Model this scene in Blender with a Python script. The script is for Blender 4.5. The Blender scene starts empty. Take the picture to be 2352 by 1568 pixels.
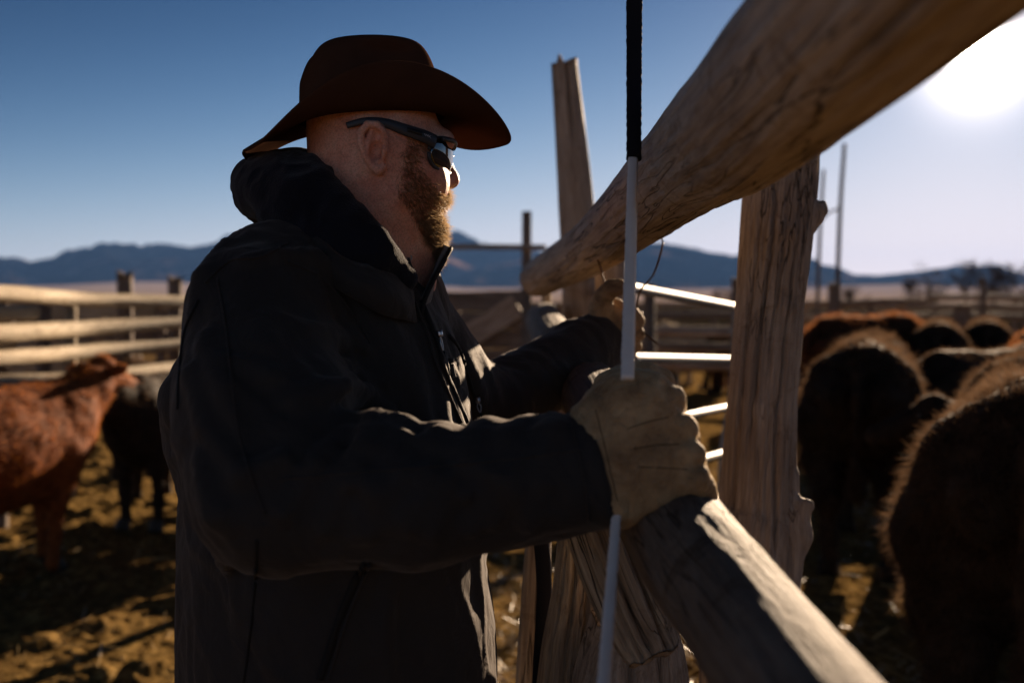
import bpy, math, random, time
import numpy as np
from mathutils import Vector, Matrix
from mathutils.bvhtree import BVHTree
T0=time.time()
rng=np.random.default_rng(7); random.seed(7)
C=bpy.context.scene; COL=C.collection
# ------------------------------------------------------------------ camera
FPX=2287.0; PITCH=math.radians(2.35); CAMZ=1.45
cd=bpy.data.cameras.new('camera'); cam=bpy.data.objects.new('camera',cd); COL.objects.link(cam)
cd.lens=35; cd.sensor_width=36; cd.clip_start=.02; cd.clip_end=60000
cam.location=(0,0,CAMZ); cam.rotation_euler=(math.pi/2-PITCH,0,0)
cd.dof.use_dof=True; cd.dof.focus_distance=1.33; cd.dof.aperture_fstop=3.2
C.camera=cam
cF=np.array([0,math.cos(PITCH),-math.sin(PITCH)]); cU=np.array([0,math.sin(PITCH),math.cos(PITCH)]); cR=np.array([1.,0,0])
CP=np.array([0,0,CAMZ])
def P(u,v,d): return CP+cR*((u-1176)/FPX*d)+cU*((784-v)/FPX*d)+cF*d
def px(n,d): return n*d/FPX
# ------------------------------------------------------------------ light
SD=P(2252,118,1)-CP; SD/=np.linalg.norm(SD)
EL=math.asin(SD[2]); AZ=math.atan2(SD[0],SD[1])
w=bpy.data.worlds.new('World'); C.world=w; w.use_nodes=True
nt=w.node_tree; nt.nodes.clear()
out=nt.nodes.new('ShaderNodeOutputWorld'); bg=nt.nodes.new('ShaderNodeBackground')
sky=nt.nodes.new('ShaderNodeTexSky'); sky.sky_type='NISHITA'; sky.sun_disc=False
sky.sun_elevation=EL; sky.sun_rotation=AZ; sky.altitude=1800; sky.air_density=.9; sky.dust_density=0.15; sky.ozone_density=2.2
bg.inputs['Strength'].default_value=.05
# the sun's own disc and the bright aureole of the air round it, by direction in the sky
tc=nt.nodes.new('ShaderNodeTexCoord'); dp=nt.nodes.new('ShaderNodeVectorMath'); dp.operation='DOT_PRODUCT'
nrm=nt.nodes.new('ShaderNodeVectorMath'); nrm.operation='NORMALIZE'
nt.links.new(tc.outputs['Generated'],nrm.inputs[0]); nt.links.new(nrm.outputs[0],dp.inputs[0]); dp.inputs[1].default_value=tuple(SD)
def wm(op,a,b=None):
    n=nt.nodes.new('ShaderNodeMath'); n.operation=op
    for k,x in enumerate((a,b)):
        if x is None: continue
        if isinstance(x,(int,float)): n.inputs[k].default_value=x
        else: nt.links.new(x,n.inputs[k])
    return n.outputs[0]
one=wm('SUBTRACT',1.0,dp.outputs['Value'])
def lobe(wd,amp): return wm('MULTIPLY',wm('EXPONENT',wm('MULTIPLY',one,-1.0/wd)),amp)
glow=wm('ADD',wm('ADD',lobe(.00009,1500),lobe(.0008,14)),wm('ADD',lobe(.008,1.0),lobe(.05,.15)))
gc_=nt.nodes.new('ShaderNodeVectorMath'); gc_.operation='SCALE'; gc_.inputs[0].default_value=(1.0,.97,.93)
nt.links.new(glow,gc_.inputs['Scale'])
ad=nt.nodes.new('ShaderNodeVectorMath'); ad.operation='ADD'
hs=nt.nodes.new('ShaderNodeHueSaturation'); hs.inputs['Saturation'].default_value=1.2; d1=nt.nodes.new('ShaderNodeVectorMath'); d1.operation='SCALE'; d1.inputs['Scale'].default_value=1/6.6
d2=nt.nodes.new('ShaderNodeVectorMath'); d2.operation='SCALE'; d2.inputs['Scale'].default_value=10.2
lumn=nt.nodes.new('ShaderNodeVectorMath'); lumn.operation='DOT_PRODUCT'; lumn.inputs[1].default_value=(.3,.5,.2)
nt.links.new(sky.outputs[0],d1.inputs[0]); nt.links.new(d1.outputs[0],lumn.inputs[0])
g2_=nt.nodes.new('ShaderNodeGamma'); g2_.inputs['Gamma'].default_value=1.25; nt.links.new(d1.outputs[0],g2_.inputs['Color'])
gs_=nt.nodes.new('ShaderNodeVectorMath'); gs_.operation='SCALE'; nt.links.new(g2_.outputs[0],gs_.inputs[0]); nt.links.new(wm('POWER',lumn.outputs['Value'],1.6),gs_.inputs['Scale'])
nt.links.new(gs_.outputs[0],d2.inputs[0])
k1=nt.nodes.new('ShaderNodeVectorMath'); k1.operation='SCALE'; k1.inputs['Scale'].default_value=1/6.0; nt.links.new(d2.outputs[0],k1.inputs[0])
k2_=nt.nodes.new('ShaderNodeVectorMath'); k2_.operation='ADD'; k2_.inputs[1].default_value=(1,1,1); nt.links.new(k1.outputs[0],k2_.inputs[0])
k3_=nt.nodes.new('ShaderNodeVectorMath'); k3_.operation='DIVIDE'; nt.links.new(d2.outputs[0],k3_.inputs[0]); nt.links.new(k2_.outputs[0],k3_.inputs[1])
nt.links.new(k3_.outputs[0],hs.inputs['Color'])
tn_=nt.nodes.new('ShaderNodeVectorMath'); tn_.operation='MULTIPLY'; tn_.inputs[1].default_value=(1.0,.97,1.05); nt.links.new(hs.outputs[0],tn_.inputs[0]); nt.links.new(tn_.outputs[0],ad.inputs[0]); nt.links.new(gc_.outputs[0],ad.inputs[1])
nt.links.new(ad.outputs[0],bg.inputs['Color']); nt.links.new(bg.outputs[0],out.inputs[0])
sl=bpy.data.lights.new('sun','SUN'); sl.energy=3.5; sl.angle=math.radians(.5); sl.color=(1,.84,.60)
so=bpy.data.objects.new('sun',sl); COL.objects.link(so)
so.rotation_euler=Vector(-SD).to_track_quat('-Z','Y').to_euler()
C.view_settings.view_transform='Standard'; C.view_settings.look='None'; C.view_settings.gamma=1; C.view_settings.exposure=1.8
C.view_settings.use_white_balance=True; C.view_settings.white_balance_temperature=7300; C.view_settings.white_balance_tint=21
C.cycles.max_bounces=5; C.cycles.volume_bounces=0; C.cycles.sample_clamp_indirect=4
C.cycles.volume_step_rate=1; C.cycles.caustics_reflective=False; C.cycles.caustics_refractive=False
# ------------------------------------------------------------------ numpy noise
def _h(i,j,k,s):
    n=(i*73856093)^(j*19349663)^(k*83492791)^(s*2654435761)
    n=(n^(n>>13))*1274126177; n=n&0x7fffffff
    n=(n^(n>>16))*668265263; return ((n&0xffffff)/float(0xffffff)).astype(np.float32)
def vn(p,s=0):
    p=np.asarray(p); i=np.floor(p).astype(np.int64); f=p-i; f=f*f*(3-2*f); r=0
    for a in (0,1):
        for b in (0,1):
            for c in (0,1):
                wt=(f[:,0] if a else 1-f[:,0])*(f[:,1] if b else 1-f[:,1])*(f[:,2] if c else 1-f[:,2])
                r=r+wt*_h(i[:,0]+a,i[:,1]+b,i[:,2]+c,s)
    return r*2-1
def fbm(p,o=4,s=0):
    r=0;a=1;t=0
    for k in range(o): r=r+a*vn(p*2**k+17.3*k,s+k); t+=a; a*=.5
    return r/t
# ------------------------------------------------------------------ objects
def mkobj(name,V,F,mat,parent=None,smooth=True,gc=None):
    me=bpy.data.meshes.new(name); V=np.asarray(V,dtype=np.float64)
    if isinstance(F,np.ndarray):
        n=F.shape[1]; me.vertices.add(len(V)); me.vertices.foreach_set('co',V.ravel())
        me.loops.add(F.size); me.loops.foreach_set('vertex_index',F.ravel().astype(np.int32))
        me.polygons.add(len(F)); me.polygons.foreach_set('loop_start',np.arange(0,F.size,n,dtype=np.int32)); me.polygons.foreach_set('loop_total',np.full(len(F),n,dtype=np.int32))
        me.update(calc_edges=True)
    else: me.from_pydata([tuple(v) for v in V],[],F); me.update()
    if smooth: me.polygons.foreach_set('use_smooth',np.ones(len(me.polygons),dtype=bool))
    if gc is not None:
        a=me.attributes.new('gc','FLOAT_VECTOR','POINT'); a.data.foreach_set('vector',np.asarray(gc,dtype=np.float32).ravel())
    if not isinstance(mat,(list,tuple)): mat=[mat]
    for m in mat: me.materials.append(m)
    o=bpy.data.objects.new(name,me); COL.objects.link(o)
    if parent is not None: par(o,parent)
    return o
def par(o,p):
    o.parent=p
    if not p.get('_local'): o.matrix_parent_inverse=Matrix.Translation(-Vector(p.location)) if p.parent is None else Matrix.Identity(4)
def thing(name,label,cat,loc=(0,0,0),group=None,local=False):
    o=bpy.data.objects.new(name,None); COL.objects.link(o); o.location=tuple(loc); o.empty_display_size=.1
    if local: o['_local']=1
    return tag(o,label,cat,group)
def tag(o,label,cat,group=None,kind=None):
    if label: o['label']=label
    if cat: o['category']=cat
    if group: o['group']=group
    if kind: o['kind']=kind
    return o
def structure(o): o['kind']='structure'; return o
class MB:
    def __init__(s): s.V=[];s.F=[];s.n=0
    def add(s,V,F):
        V=np.asarray(V,dtype=float); s.V.append(V); s.F+= [tuple(int(i)+s.n for i in f) for f in F]; s.n+=len(V); return s
    def box(s,c,sz,R=None):
        v=np.array([[x,y,z] for x in (-.5,.5) for y in (-.5,.5) for z in (-.5,.5)])*np.array(sz)
        if R is not None: v=v@np.array(R).T
        return s.add(v+np.array(c),[(0,1,3,2),(4,6,7,5),(0,4,5,1),(2,3,7,6),(0,2,6,4),(1,5,7,3)])
    def build(s,name,mat,parent=None,smooth=False): return mkobj(name,np.concatenate(s.V),s.F,mat,parent,smooth)
def catmull(pts,n):
    pts=np.asarray(pts,float)
    if len(pts)==2: t=np.linspace(0,1,n)[:,None]; return pts[0]*(1-t)+pts[1]*t
    q=np.vstack([2*pts[0]-pts[1],pts,2*pts[-1]-pts[-2]]); m=len(pts)-1; t=np.linspace(0,m-1e-9,n); i=t.astype(int); f=(t-i)[:,None]
    a,b,c,d=q[i],q[i+1],q[i+2],q[i+3]
    return .5*((2*b)+(c-a)*f+(2*a-5*b+4*c-d)*f*f+(3*b-a-3*c+d)*f**3)
def frames(c,ref):
    T=np.gradient(c,axis=0); T/=np.linalg.norm(T,axis=1)[:,None]
    N=np.array(ref,float)-T*(T@np.array(ref,float))[:,None]; N/=np.linalg.norm(N,axis=1)[:,None]
    return T,N,np.cross(T,N)
def tube(pts,r,n=None,seg=8,ref=(0,0,1),flat=1.0):
    """returns V,F of a swept tube; r scalar or list"""
    pts=np.asarray(pts,float)
    if n is None: n=max(2,4*len(pts)) if len(pts)>2 else 2
    c=catmull(pts,n); rr=np.interp(np.linspace(0,1,n),np.linspace(0,1,len(np.atleast_1d(r))),np.atleast_1d(r)) if np.ndim(r) else np.full(n,r)
    T,N,B=frames(c,ref); a=np.linspace(0,2*np.pi,seg,endpoint=False)
    V=c[:,None]+rr[:,None,None]*(np.cos(a)[None,:,None]*N[:,None]+flat*np.sin(a)[None,:,None]*B[:,None])
    V=np.vstack([V.reshape(-1,3),c[0],c[-1]]); F=[]
    for i in range(n-1):
        for j in range(seg): F.append((i*seg+j,i*seg+(j+1)%seg,(i+1)*seg+(j+1)%seg,(i+1)*seg+j))
    for j in range(seg): F.append((n*seg,(j+1)%seg,j)); F.append((n*seg+1,(n-1)*seg+j,(n-1)*seg+(j+1)%seg))
    return V,F
def tubeobj(name,pts,r,mat,parent=None,**k):
    V,F=tube(pts,r,**k); return mkobj(name,V,F,mat,parent)
def timber(name,pts,rad,mat,parent=None,seg=72,step=.012,amp=.05,seed=1,ref=(0,0,1),cracks=(),knots=(),ends=(0,0),oval=1.0,square=0,fine=.012,taper_end=0):
    """a log: swept, lumpy, with split grooves and knots; angle 0 is along ref"""
    pts=np.asarray(pts,float); L=np.sum(np.linalg.norm(np.diff(pts,axis=0),axis=1)); n=max(8,int(L/step))
    c=catmull(pts,n); s=np.linspace(0,L,n); rr=np.interp(np.linspace(0,1,n),np.linspace(0,1,len(rad)),rad)
    T,N,B=frames(c,ref); a=np.linspace(0,2*np.pi,seg,endpoint=False); A,S=np.meshgrid(a,s); R=np.repeat(rr[:,None],seg,1)
    q=np.stack([np.cos(A)*2.2,np.sin(A)*2.2,S/(rr.mean()*7)],-1).reshape(-1,3)
    q2=np.stack([np.cos(A)*9,np.sin(A)*9,S/(rr.mean()*5)],-1).reshape(-1,3)
    q3=np.stack([np.cos(A)*22,np.sin(A)*22,S/(rr.mean()*4)],-1).reshape(-1,3)
    D=amp*fbm(q,3,seed)+amp*.35*vn(q2,seed+9)-fine*np.abs(vn(q3,seed+19))*1.6
    R=R*(1+D.reshape(n,seg))
    if square:
        R=R*(1+square*(1/np.maximum(np.abs(np.cos(A)),np.abs(np.sin(A)))-1))
    r0=rr.mean()
    for (ang,wd,dep,l0,l1) in cracks:
        da=ang+.16*vn(np.stack([s/(r0*3.0),s*0,s*0],1),seed+31)[:,None]+.03*vn(np.stack([s/(r0*.5),s*0,s*0+5],1),seed+33)[:,None]
        dd=(A-da+np.pi)%(2*np.pi)-np.pi
        en=np.clip((S/L-l0)/.06,0,1)*np.clip((l1-S/L)/.06,0,1)
        R=R-dep*en*np.exp(-(dd*r0/wd)**2)
    for (l,ang,kr,kh) in knots:
        dd=((A-ang+np.pi)%(2*np.pi)-np.pi)*r0; ds=S-l*L
        rr2=np.sqrt(dd**2+(ds*.8)**2)/kr
        R=R+kh*np.exp(-rr2**2)-kh*.45*np.exp(-((rr2-.0)/.35)**2)
    V=c[:,None]+R[:,:,None]*(np.cos(A)[...,None]*N[:,None]+oval*np.sin(A)[...,None]*B[:,None])
    # ragged ends
    for e,idx in ((0,0),(1,n-1)):
        if ends[e]:
            jag=ends[e]*vn(np.stack([np.cos(a)*2.5,np.sin(a)*2.5,a*0+seed+e*7],1),seed+3)
            m=min(14,n//3)
            for k in range(m):
                row=idx+k if e==0 else idx-k
                V[row]+=T[row]*((jag*(1-k/m))[:,None])
    G=np.stack([np.cos(A)*R,np.sin(A)*R,S+seed*3.1],-1).reshape(-1,3)
    caps=[];cg=[]
    for e,row in ((0,0),(1,n-1)):
        base=V[row]; ctr=base.mean(0)
        for f in (.96,.6,.25):
            off=(-1 if e==0 else 1)*T[row]*(.004 if f<.9 else .002)
            ring=ctr+(base-ctr)*f+off; 
            if f<.9: ring=ring+T[row]*(.004*vn(np.stack([np.cos(a)*8*f,np.sin(a)*8*f,a*0],1),seed)[:,None])
            caps.append(ring); cg.append(np.stack([np.cos(a)*rr[row]*f,np.sin(a)*rr[row]*f,np.full(seg,s[row]+seed*3.1)],1))
        caps.append(ctr[None]+(T[row]*.0)[None]); cg.append(np.array([[0,0,s[row]+seed*3.1]]))
    F=[]
    ii,jj=np.meshgrid(np.arange(n-1),np.arange(seg),indexing='ij'); j2=(jj+1)%seg
    Fq=np.stack([ii*seg+jj,ii*seg+j2,(ii+1)*seg+j2,(ii+1)*seg+jj],-1).reshape(-1,4)
    F=[tuple(f) for f in Fq.tolist()]
    b=n*seg
    for e,row in ((0,0),(1,n-1)):
        rings=[row*seg+np.arange(seg)]+[b+k*seg+np.arange(seg) for k in range(3)]; ctr=b+3*seg; b+=3*seg+1
        for r1,r2 in zip(rings[:-1],rings[1:]):
            for j in range(seg):
                f=(r1[j],r2[j],r2[(j+1)%seg],r1[(j+1)%seg]); F.append(tuple(int(x) for x in (f if e==1 else f[::-1])))
        for j in range(seg):
            f=(rings[-1][j],ctr,rings[-1][(j+1)%seg]); F.append(tuple(int(x) for x in (f if e==1 else f[::-1])))
    allV=np.vstack([V.reshape(-1,3)]+caps); G=np.vstack([G]+cg)
    return mkobj(name,allV,F,mat,parent,gc=G)
# ------------------------------------------------------------------ signed-distance modelling
def smin(a,b,k):
    h=np.clip(.5+.5*(b-a)/k,0,1); return b*(1-h)+a*h-k*h*(1-h)
def smax(a,b,k): return -smin(-a,-b,k)
def rc(a,b,ra,rb):
    a=np.array(a,float); b=np.array(b,float); ba=b-a; L=ba@ba
    def f(p):
        t=np.clip((p-a)@ba/L,0,1); return np.linalg.norm(p-a-t[:,None]*ba,axis=1)-(ra+(rb-ra)*t)
    return f
def el(c,r,R=None):
    c=np.array(c,float); r=np.array(r,float); R=np.eye(3) if R is None else np.array(R)   # columns = axes
    def f(p):
        q=(p-c)@R; k0=np.linalg.norm(q/r,axis=1); k1=np.linalg.norm(q/(r*r),axis=1)+1e-9; return k0*(k0-1)/k1
    return f
def chain(pts,rs):
    fs=[rc(pts[i],pts[i+1],rs[i],rs[i+1]) for i in range(len(pts)-1)]
    def f(p):
        d=fs[0](p)
        for g in fs[1:]: d=np.minimum(d,g(p))
        return d
    return f
def uni(items):
    """items: (f,k[,op])"""
    def f(p):
        d=items[0][0](p)
        for it in items[1:]:
            if len(it)==3 and it[2]=='-': d=smax(d,-it[0](p),it[1])
            else: d=smin(d,it[0](p),it[1])
        return d
    return f
def polygonize(f,lo,hi,h,proj=2):
    lo,hi=np.minimum(lo,hi),np.maximum(lo,hi); B=8
    nb=np.ceil((hi-lo)/h/B).astype(int); n=nb*B
    V=np.empty(tuple(n),np.float32)
    bi=np.stack(np.meshgrid(*[np.arange(k) for k in nb],indexing='ij'),-1).reshape(-1,3)
    cen=lo+(bi*B+B/2-.5)*h; d=f(cen); rad=B*h*.87
    act=np.abs(d)<rad*1.9
    Vb=V.reshape(nb[0],B,nb[1],B,nb[2],B).transpose(0,2,4,1,3,5)
    Vf=np.empty((len(bi),B**3),np.float32); Vf[:]=(np.sign(d)*rad)[:,None]
    loc=np.stack(np.meshgrid(*[np.arange(B)]*3,indexing='ij'),-1).reshape(-1,3)
    ai=np.where(act)[0]
    for s in range(0,len(ai),400):
        sub=ai[s:s+400]; pts=(lo+(bi[sub][:,None]*B+loc[None])*h).reshape(-1,3)
        Vf[sub]=f(pts).reshape(len(sub),-1)
    V=Vf.reshape(nb[0],nb[1],nb[2],B,B,B).transpose(0,3,1,4,2,5).reshape(tuple(n))
    s=V<0; cnt=sum(s[a:n[0]-1+a,b:n[1]-1+b,c:n[2]-1+c].astype(np.int8) for a in (0,1) for b in (0,1) for c in (0,1))
    cell=(cnt>0)&(cnt<8); ci=np.argwhere(cell); ids=-np.ones(cell.shape,np.int64); ids[cell]=np.arange(len(ci))
    acc=np.zeros((len(ci),3)); num=np.zeros(len(ci))
    cor=[(a,b,c) for a in (0,1) for b in (0,1) for c in (0,1)]
    for i1,a in enumerate(cor):
        for b in cor[i1+1:]:
            if sum(abs(x-y) for x,y in zip(a,b))!=1: continue
            va=V[ci[:,0]+a[0],ci[:,1]+a[1],ci[:,2]+a[2]]; vb=V[ci[:,0]+b[0],ci[:,1]+b[1],ci[:,2]+b[2]]
            m=(va<0)!=(vb<0); t=np.where(m,va/(va-vb+1e-20),0)
            p=np.array(a)+t[:,None]*(np.array(b)-np.array(a)); acc+=p*m[:,None]; num+=m
    P_=lo+(ci+acc/num[:,None])*h
    Q=[]
    for ax in range(3):
        o1,o2=[(1,2),(2,0),(0,1)][ax]
        sl0=[slice(0,n[k]-1) for k in range(3)]; a0=s[tuple(sl0)]
        sl1=list(sl0); sl1[ax]=slice(1,n[ax]); a1=s[tuple(sl1)]
        m=(a0!=a1); e=np.argwhere(m); e=e[(e[:,o1]>0)&(e[:,o2]>0)]
        u=np.zeros(3,int);u[o1]=1; v=np.zeros(3,int); v[o2]=1
        g=lambda x: ids[x[:,0],x[:,1],x[:,2]]
        q=np.stack([g(e-u-v),g(e-v),g(e),g(e-u)],1)
        flip=~s[e[:,0],e[:,1],e[:,2]]; q[flip]=q[flip][:,::-1]; Q.append(q)
    Q=np.concatenate(Q); Q=Q[(Q>=0).all(1)]
    for _ in range(proj):
        e=h*.4; g=np.stack([f(P_+np.eye(3)[k]*e)-f(P_-np.eye(3)[k]*e) for k in range(3)],1)/(2*e)
        dd=f(P_); g2=(g*g).sum(1)+1e-6; st=-(dd/g2)[:,None]*g; ln=np.linalg.norm(st,axis=1); st*=np.minimum(1,h*.5/(ln+1e-12))[:,None]; P_=P_+st
    return P_,Q
def trace(f,u,v,d0=.5):
    o=CP.copy(); dr=P(u,v,1)-CP; dr/=np.linalg.norm(dr); t=d0
    for _ in range(200):
        x=float(f((o+dr*t)[None])[0])
        if x<.0005: break
        t+=x*.7
        if t>6: return None
    return o+dr*t
def vnormals(V,F):
    n=np.cross(V[F[:,2]]-V[F[:,0]],V[F[:,-1]]-V[F[:,1]]); N=np.zeros_like(V)
    for k in range(F.shape[1]): np.add.at(N,F[:,k],n)
    return N/(np.linalg.norm(N,axis=1)[:,None]+1e-12)
def hairs(V,F,N,count,length,wd,comb,mask=None,seg=1,curl=0,seed=0,lift=.5,jit=.35,clump=0):
    """real thin strands on a surface: each a narrow tapering blade; returns V,F(tri)"""
    r=np.random.default_rng(seed); Q=F
    ar=np.linalg.norm(np.cross(V[Q[:,1]]-V[Q[:,0]],V[Q[:,2]]-V[Q[:,0]]),axis=1)
    if mask is not None: ar=ar*np.clip(mask[Q].mean(1),0,None)
    idx=r.choice(len(Q),count,p=ar/ar.sum()); wts=r.dirichlet(np.ones(Q.shape[1]),count)
    b=(V[Q[idx]]*wts[...,None]).sum(1); nn=(N[Q[idx]]*wts[...,None]).sum(1)
    cb=comb(b) if callable(comb) else np.array(comb,float)[None].repeat(count,0)
    cb=cb-nn*(cb*nn).sum(1)[:,None]*.9
    d=cb*(1-lift)+nn*lift+r.normal(0,jit,(count,3)); d/=np.linalg.norm(d,axis=1)[:,None]
    ln=length*r.uniform(.5,1.3,count)
    if clump:
        ln=ln*(1+.75*vn(b*clump,5)); d=d+.55*np.stack([vn(b*clump,6),vn(b*clump,7),vn(b*clump,8)],1); d/=np.linalg.norm(d,axis=1)[:,None]
    sd=np.cross(d,nn+r.normal(0,.3,(count,3))); sd/=np.linalg.norm(sd,axis=1)[:,None]+1e-9; sd=sd*(wd*.5)
    rows=[]; p=b-nn*.001
    cv=r.normal(0,1,(count,3))*curl
    for k in range(seg+1):
        if k<seg: ww=(1-k/(seg+.4)); rows+= [p-sd*ww,p+sd*ww]
        else: rows.append(p)
        d=d+cv+np.array([0,0,-.12])*(seg>1); d/=np.linalg.norm(d,axis=1)[:,None]; p=p+d*(ln/seg)[:,None]
    m=len(rows); VV=np.stack(rows,1).reshape(-1,3); base=np.arange(count)*m; FF=[]
    for k in range(seg-1):
        a=base+2*k; FF.append(np.stack([a,a+1,a+3],1)); FF.append(np.stack([a,a+3,a+2],1))
    a=base+2*(seg-1); FF.append(np.stack([a,a+1,a+2],1))
    return VV,np.concatenate(FF)
# ------------------------------------------------------------------ materials
class M:
    def __init__(s,name,rough=.8,spec=.3):
        s.m=bpy.data.materials.new(name); s.m.use_nodes=True; s.t=s.m.node_tree; s.b=s.t.nodes['Principled BSDF']; s.b.inputs['Roughness'].default_value=rough; s.b.inputs['Specular IOR Level'].default_value=spec
    def n(s,ty,**k):
        x=s.t.nodes.new(ty)
        for a,b in k.items(): setattr(x,a,b)
        return x
    def l(s,a,b): s.t.links.new(a,b)
    def coord(s,kind='Object',scale=(1,1,1),attr=None):
        mp=s.n('ShaderNodeMapping'); mp.inputs['Scale'].default_value=scale
        if attr: a=s.n('ShaderNodeAttribute',attribute_name=attr); s.l(a.outputs['Vector'],mp.inputs[0])
        else: a=s.n('ShaderNodeTexCoord'); s.l(a.outputs[kind],mp.inputs[0])
        return mp.outputs[0]
    def noise(s,co,sc,det=4,ro=.55,dist=0):
        x=s.n('ShaderNodeTexNoise'); x.inputs['Scale'].default_value=sc; x.inputs['Detail'].default_value=det; x.inputs['Roughness'].default_value=ro; x.inputs['Distortion'].default_value=dist
        s.l(co,x.inputs['Vector']); return x.outputs['Fac']
    def ramp(s,fac,stops):
        r=s.n('ShaderNodeValToRGB'); e=r.color_ramp.elements
        while len(e)<len(stops): e.new(.5)
        for x,(p,c) in zip(e,stops): x.position=p; x.color=(*c,1) if len(c)==3 else c
        s.l(fac,r.inputs[0]); return r.outputs[0]
    def mix(s,f,a,b,bl='MIX'):
        x=s.n('ShaderNodeMix',data_type='RGBA',blend_type=bl)
        for sock,v in ((x.inputs[0],f),(x.inputs[6],a),(x.inputs[7],b)):
            if isinstance(v,(int,float)): sock.default_value=v
            elif isinstance(v,tuple): sock.default_value=(*v,1)
            else: s.l(v,sock)
        return x.outputs[2]
    def math(s,op,a,b=0):
        x=s.n('ShaderNodeMath',operation=op)
        for sock,v in ((x.inputs[0],a),(x.inputs[1],b)):
            if isinstance(v,(int,float)): sock.default_value=v
            else: s.l(v,sock)
        return x.outputs[0]
    def col(s,c):
        if isinstance(c,tuple): s.b.inputs['Base Color'].default_value=(*c,1)
        else: s.l(c,s.b.inputs['Base Color'])
        return s
    def bump(s,h,dist,st=1.0):
        x=s.n('ShaderNodeBump'); x.inputs['Distance'].default_value=dist; x.inputs['Strength'].default_value=st; s.l(h,x.inputs['Height'])
        if s.b.inputs['Normal'].links: s.l(s.b.inputs['Normal'].links[0].from_socket,x.inputs['Normal'])
        s.l(x.outputs[0],s.b.inputs['Normal']); return s
    def set(s,**k):
        for a,v in k.items(): s.b.inputs[a.replace('_',' ')].default_value=v
        return s
    def translucent(s,c,f):
        tr=s.n('ShaderNodeBsdfTranslucent'); mx=s.n('ShaderNodeMixShader'); mx.inputs[0].default_value=f; o=s.t.nodes['Material Output']
        if isinstance(c,tuple): tr.inputs[0].default_value=(*c,1)
        else: s.l(c,tr.inputs[0])
        s.l(s.b.outputs[0],mx.inputs[1]); s.l(tr.outputs[0],mx.inputs[2]); s.l(mx.outputs[0],o.inputs[0]); return s
def wood(name,dark,mid,light,crack=.5,gloss=.25):
    m=M(name,.75,gloss); g=m.coord(scale=(1,1,.05),attr='gc'); g2=m.coord(scale=(1,1,.22),attr='gc'); g3=m.coord(scale=(1,1,1),attr='gc')
    grain=m.noise(g,170,5,.65,.3); blot=m.noise(g2,11,5,.6,.6); fine=m.noise(g2,60,4,.6)
    c=m.ramp(m.math('ADD',m.math('MULTIPLY',grain,.5),m.math('MULTIPLY',blot,.5)),[(.3,dark),(.48,mid),(.66,light)])
    ck=m.noise(g,46,3,.5,.8); ckm=m.ramp(m.math('ABSOLUTE',m.math('SUBTRACT',ck,.5)),[(0,(0,0,0)),(.018,(1,1,1))])
    pat=m.ramp(m.noise(g2,6,2),[(.42,(0,0,0)),(.6,(1,1,1))])
    ckf=m.math('MULTIPLY',m.math('SUBTRACT',1.0,ckm),m.math('MULTIPLY',pat,crack))
    c=m.mix(ckf,c,tuple(x*.18 for x in dark))
    st=m.ramp(m.noise(g3,14,5,.7,.8),[(.56,(1,1,1)),(.72,(.55,.47,.38))]); c=m.mix(1.0,c,st,'MULTIPLY')
    m.col(c); m.bump(grain,.003); m.bump(fine,.004,.7); m.bump(m.math('SUBTRACT',1.0,ckf),.004); return m.m
W_RAIL=wood('weathered_rail_wood',(.18,.13,.098),(.43,.335,.265),(.64,.53,.43),1.0)
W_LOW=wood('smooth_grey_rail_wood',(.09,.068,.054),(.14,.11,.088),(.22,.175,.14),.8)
W_POST=wood('brown_post_wood',(.17,.115,.085),(.33,.25,.195),(.52,.42,.345),.9)
W_PALE=wood('pale_peeled_pole_wood',(.26,.19,.12),(.46,.37,.26),(.62,.52,.39),.9)
W_GREY=wood('grey_cracked_timber',(.12,.085,.058),(.27,.20,.145),(.50,.40,.29),1.0)
W_FAR=wood('dull_far_wood',(.09,.065,.05),(.17,.125,.10),(.27,.21,.17),.4)
def simple(name,c,rough=.7,spec=.3,metal=0,nz=None,bump=None,var=.25):
    m=M(name,rough,spec); m.set(Metallic=metal); co=m.coord()
    k=m.noise(co,nz or 20,4); m.col(m.mix(k,tuple(x*(1-var) for x in c),tuple(min(1,x*(1+var)) for x in c)))
    if bump: m.bump(m.noise(co,bump[0],3),bump[1])
    return m
# jacket: dense black softshell
jm=M('black_softshell',.78,.16); co=jm.coord(); jm.col(jm.mix(jm.noise(co,9,3),(.024,.022,.022),(.037,.034,.033))); jm.set(Sheen_Weight=.2,Sheen_Roughness=.45,Sheen_Tint=(.6,.5,.45,1))
jm.bump(jm.noise(co,900,2),.0006,.6); jm.bump(jm.noise(co,26,4,.5,.6),.010,.55); JACKET=jm.m
FLEECE=simple('grey_fleece_lining',(.05,.045,.04),.95,.1,bump=(700,.002)).set(Sheen_Weight=.6).m
HOODM=simple('navy_sweat_fabric',(.012,.013,.020),.95,.1,bump=(420,.0018)).set(Sheen_Weight=.12,Sheen_Roughness=.4).m
fm=M('brown_wool_felt',.95,.0); co=fm.coord(); fm.col(fm.mix(fm.noise(co,30,5),(.050,.024,.016),(.082,.040,.026))); fm.set(Sheen_Weight=.0); fm.bump(fm.noise(co,1100,2),.0008,.7); FELT=fm.m
BANDM=simple('dark_ribbon',(.012,.006,.005),.9,.1).m
sk=M('ruddy_skin',.5,.35); co=sk.coord(); t1=sk.noise(co,38,5,.65); t2=sk.noise(co,420,3,.7)
c=sk.ramp(t1,[(.32,(.74,.30,.20)),(.5,(.86,.42,.30)),(.7,(.92,.54,.40))]); c=sk.mix(sk.ramp(t2,[(.45,(0,0,0)),(.62,(.35,.35,.35))]),c,(.20,.085,.055)); sk.col(c)
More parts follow.
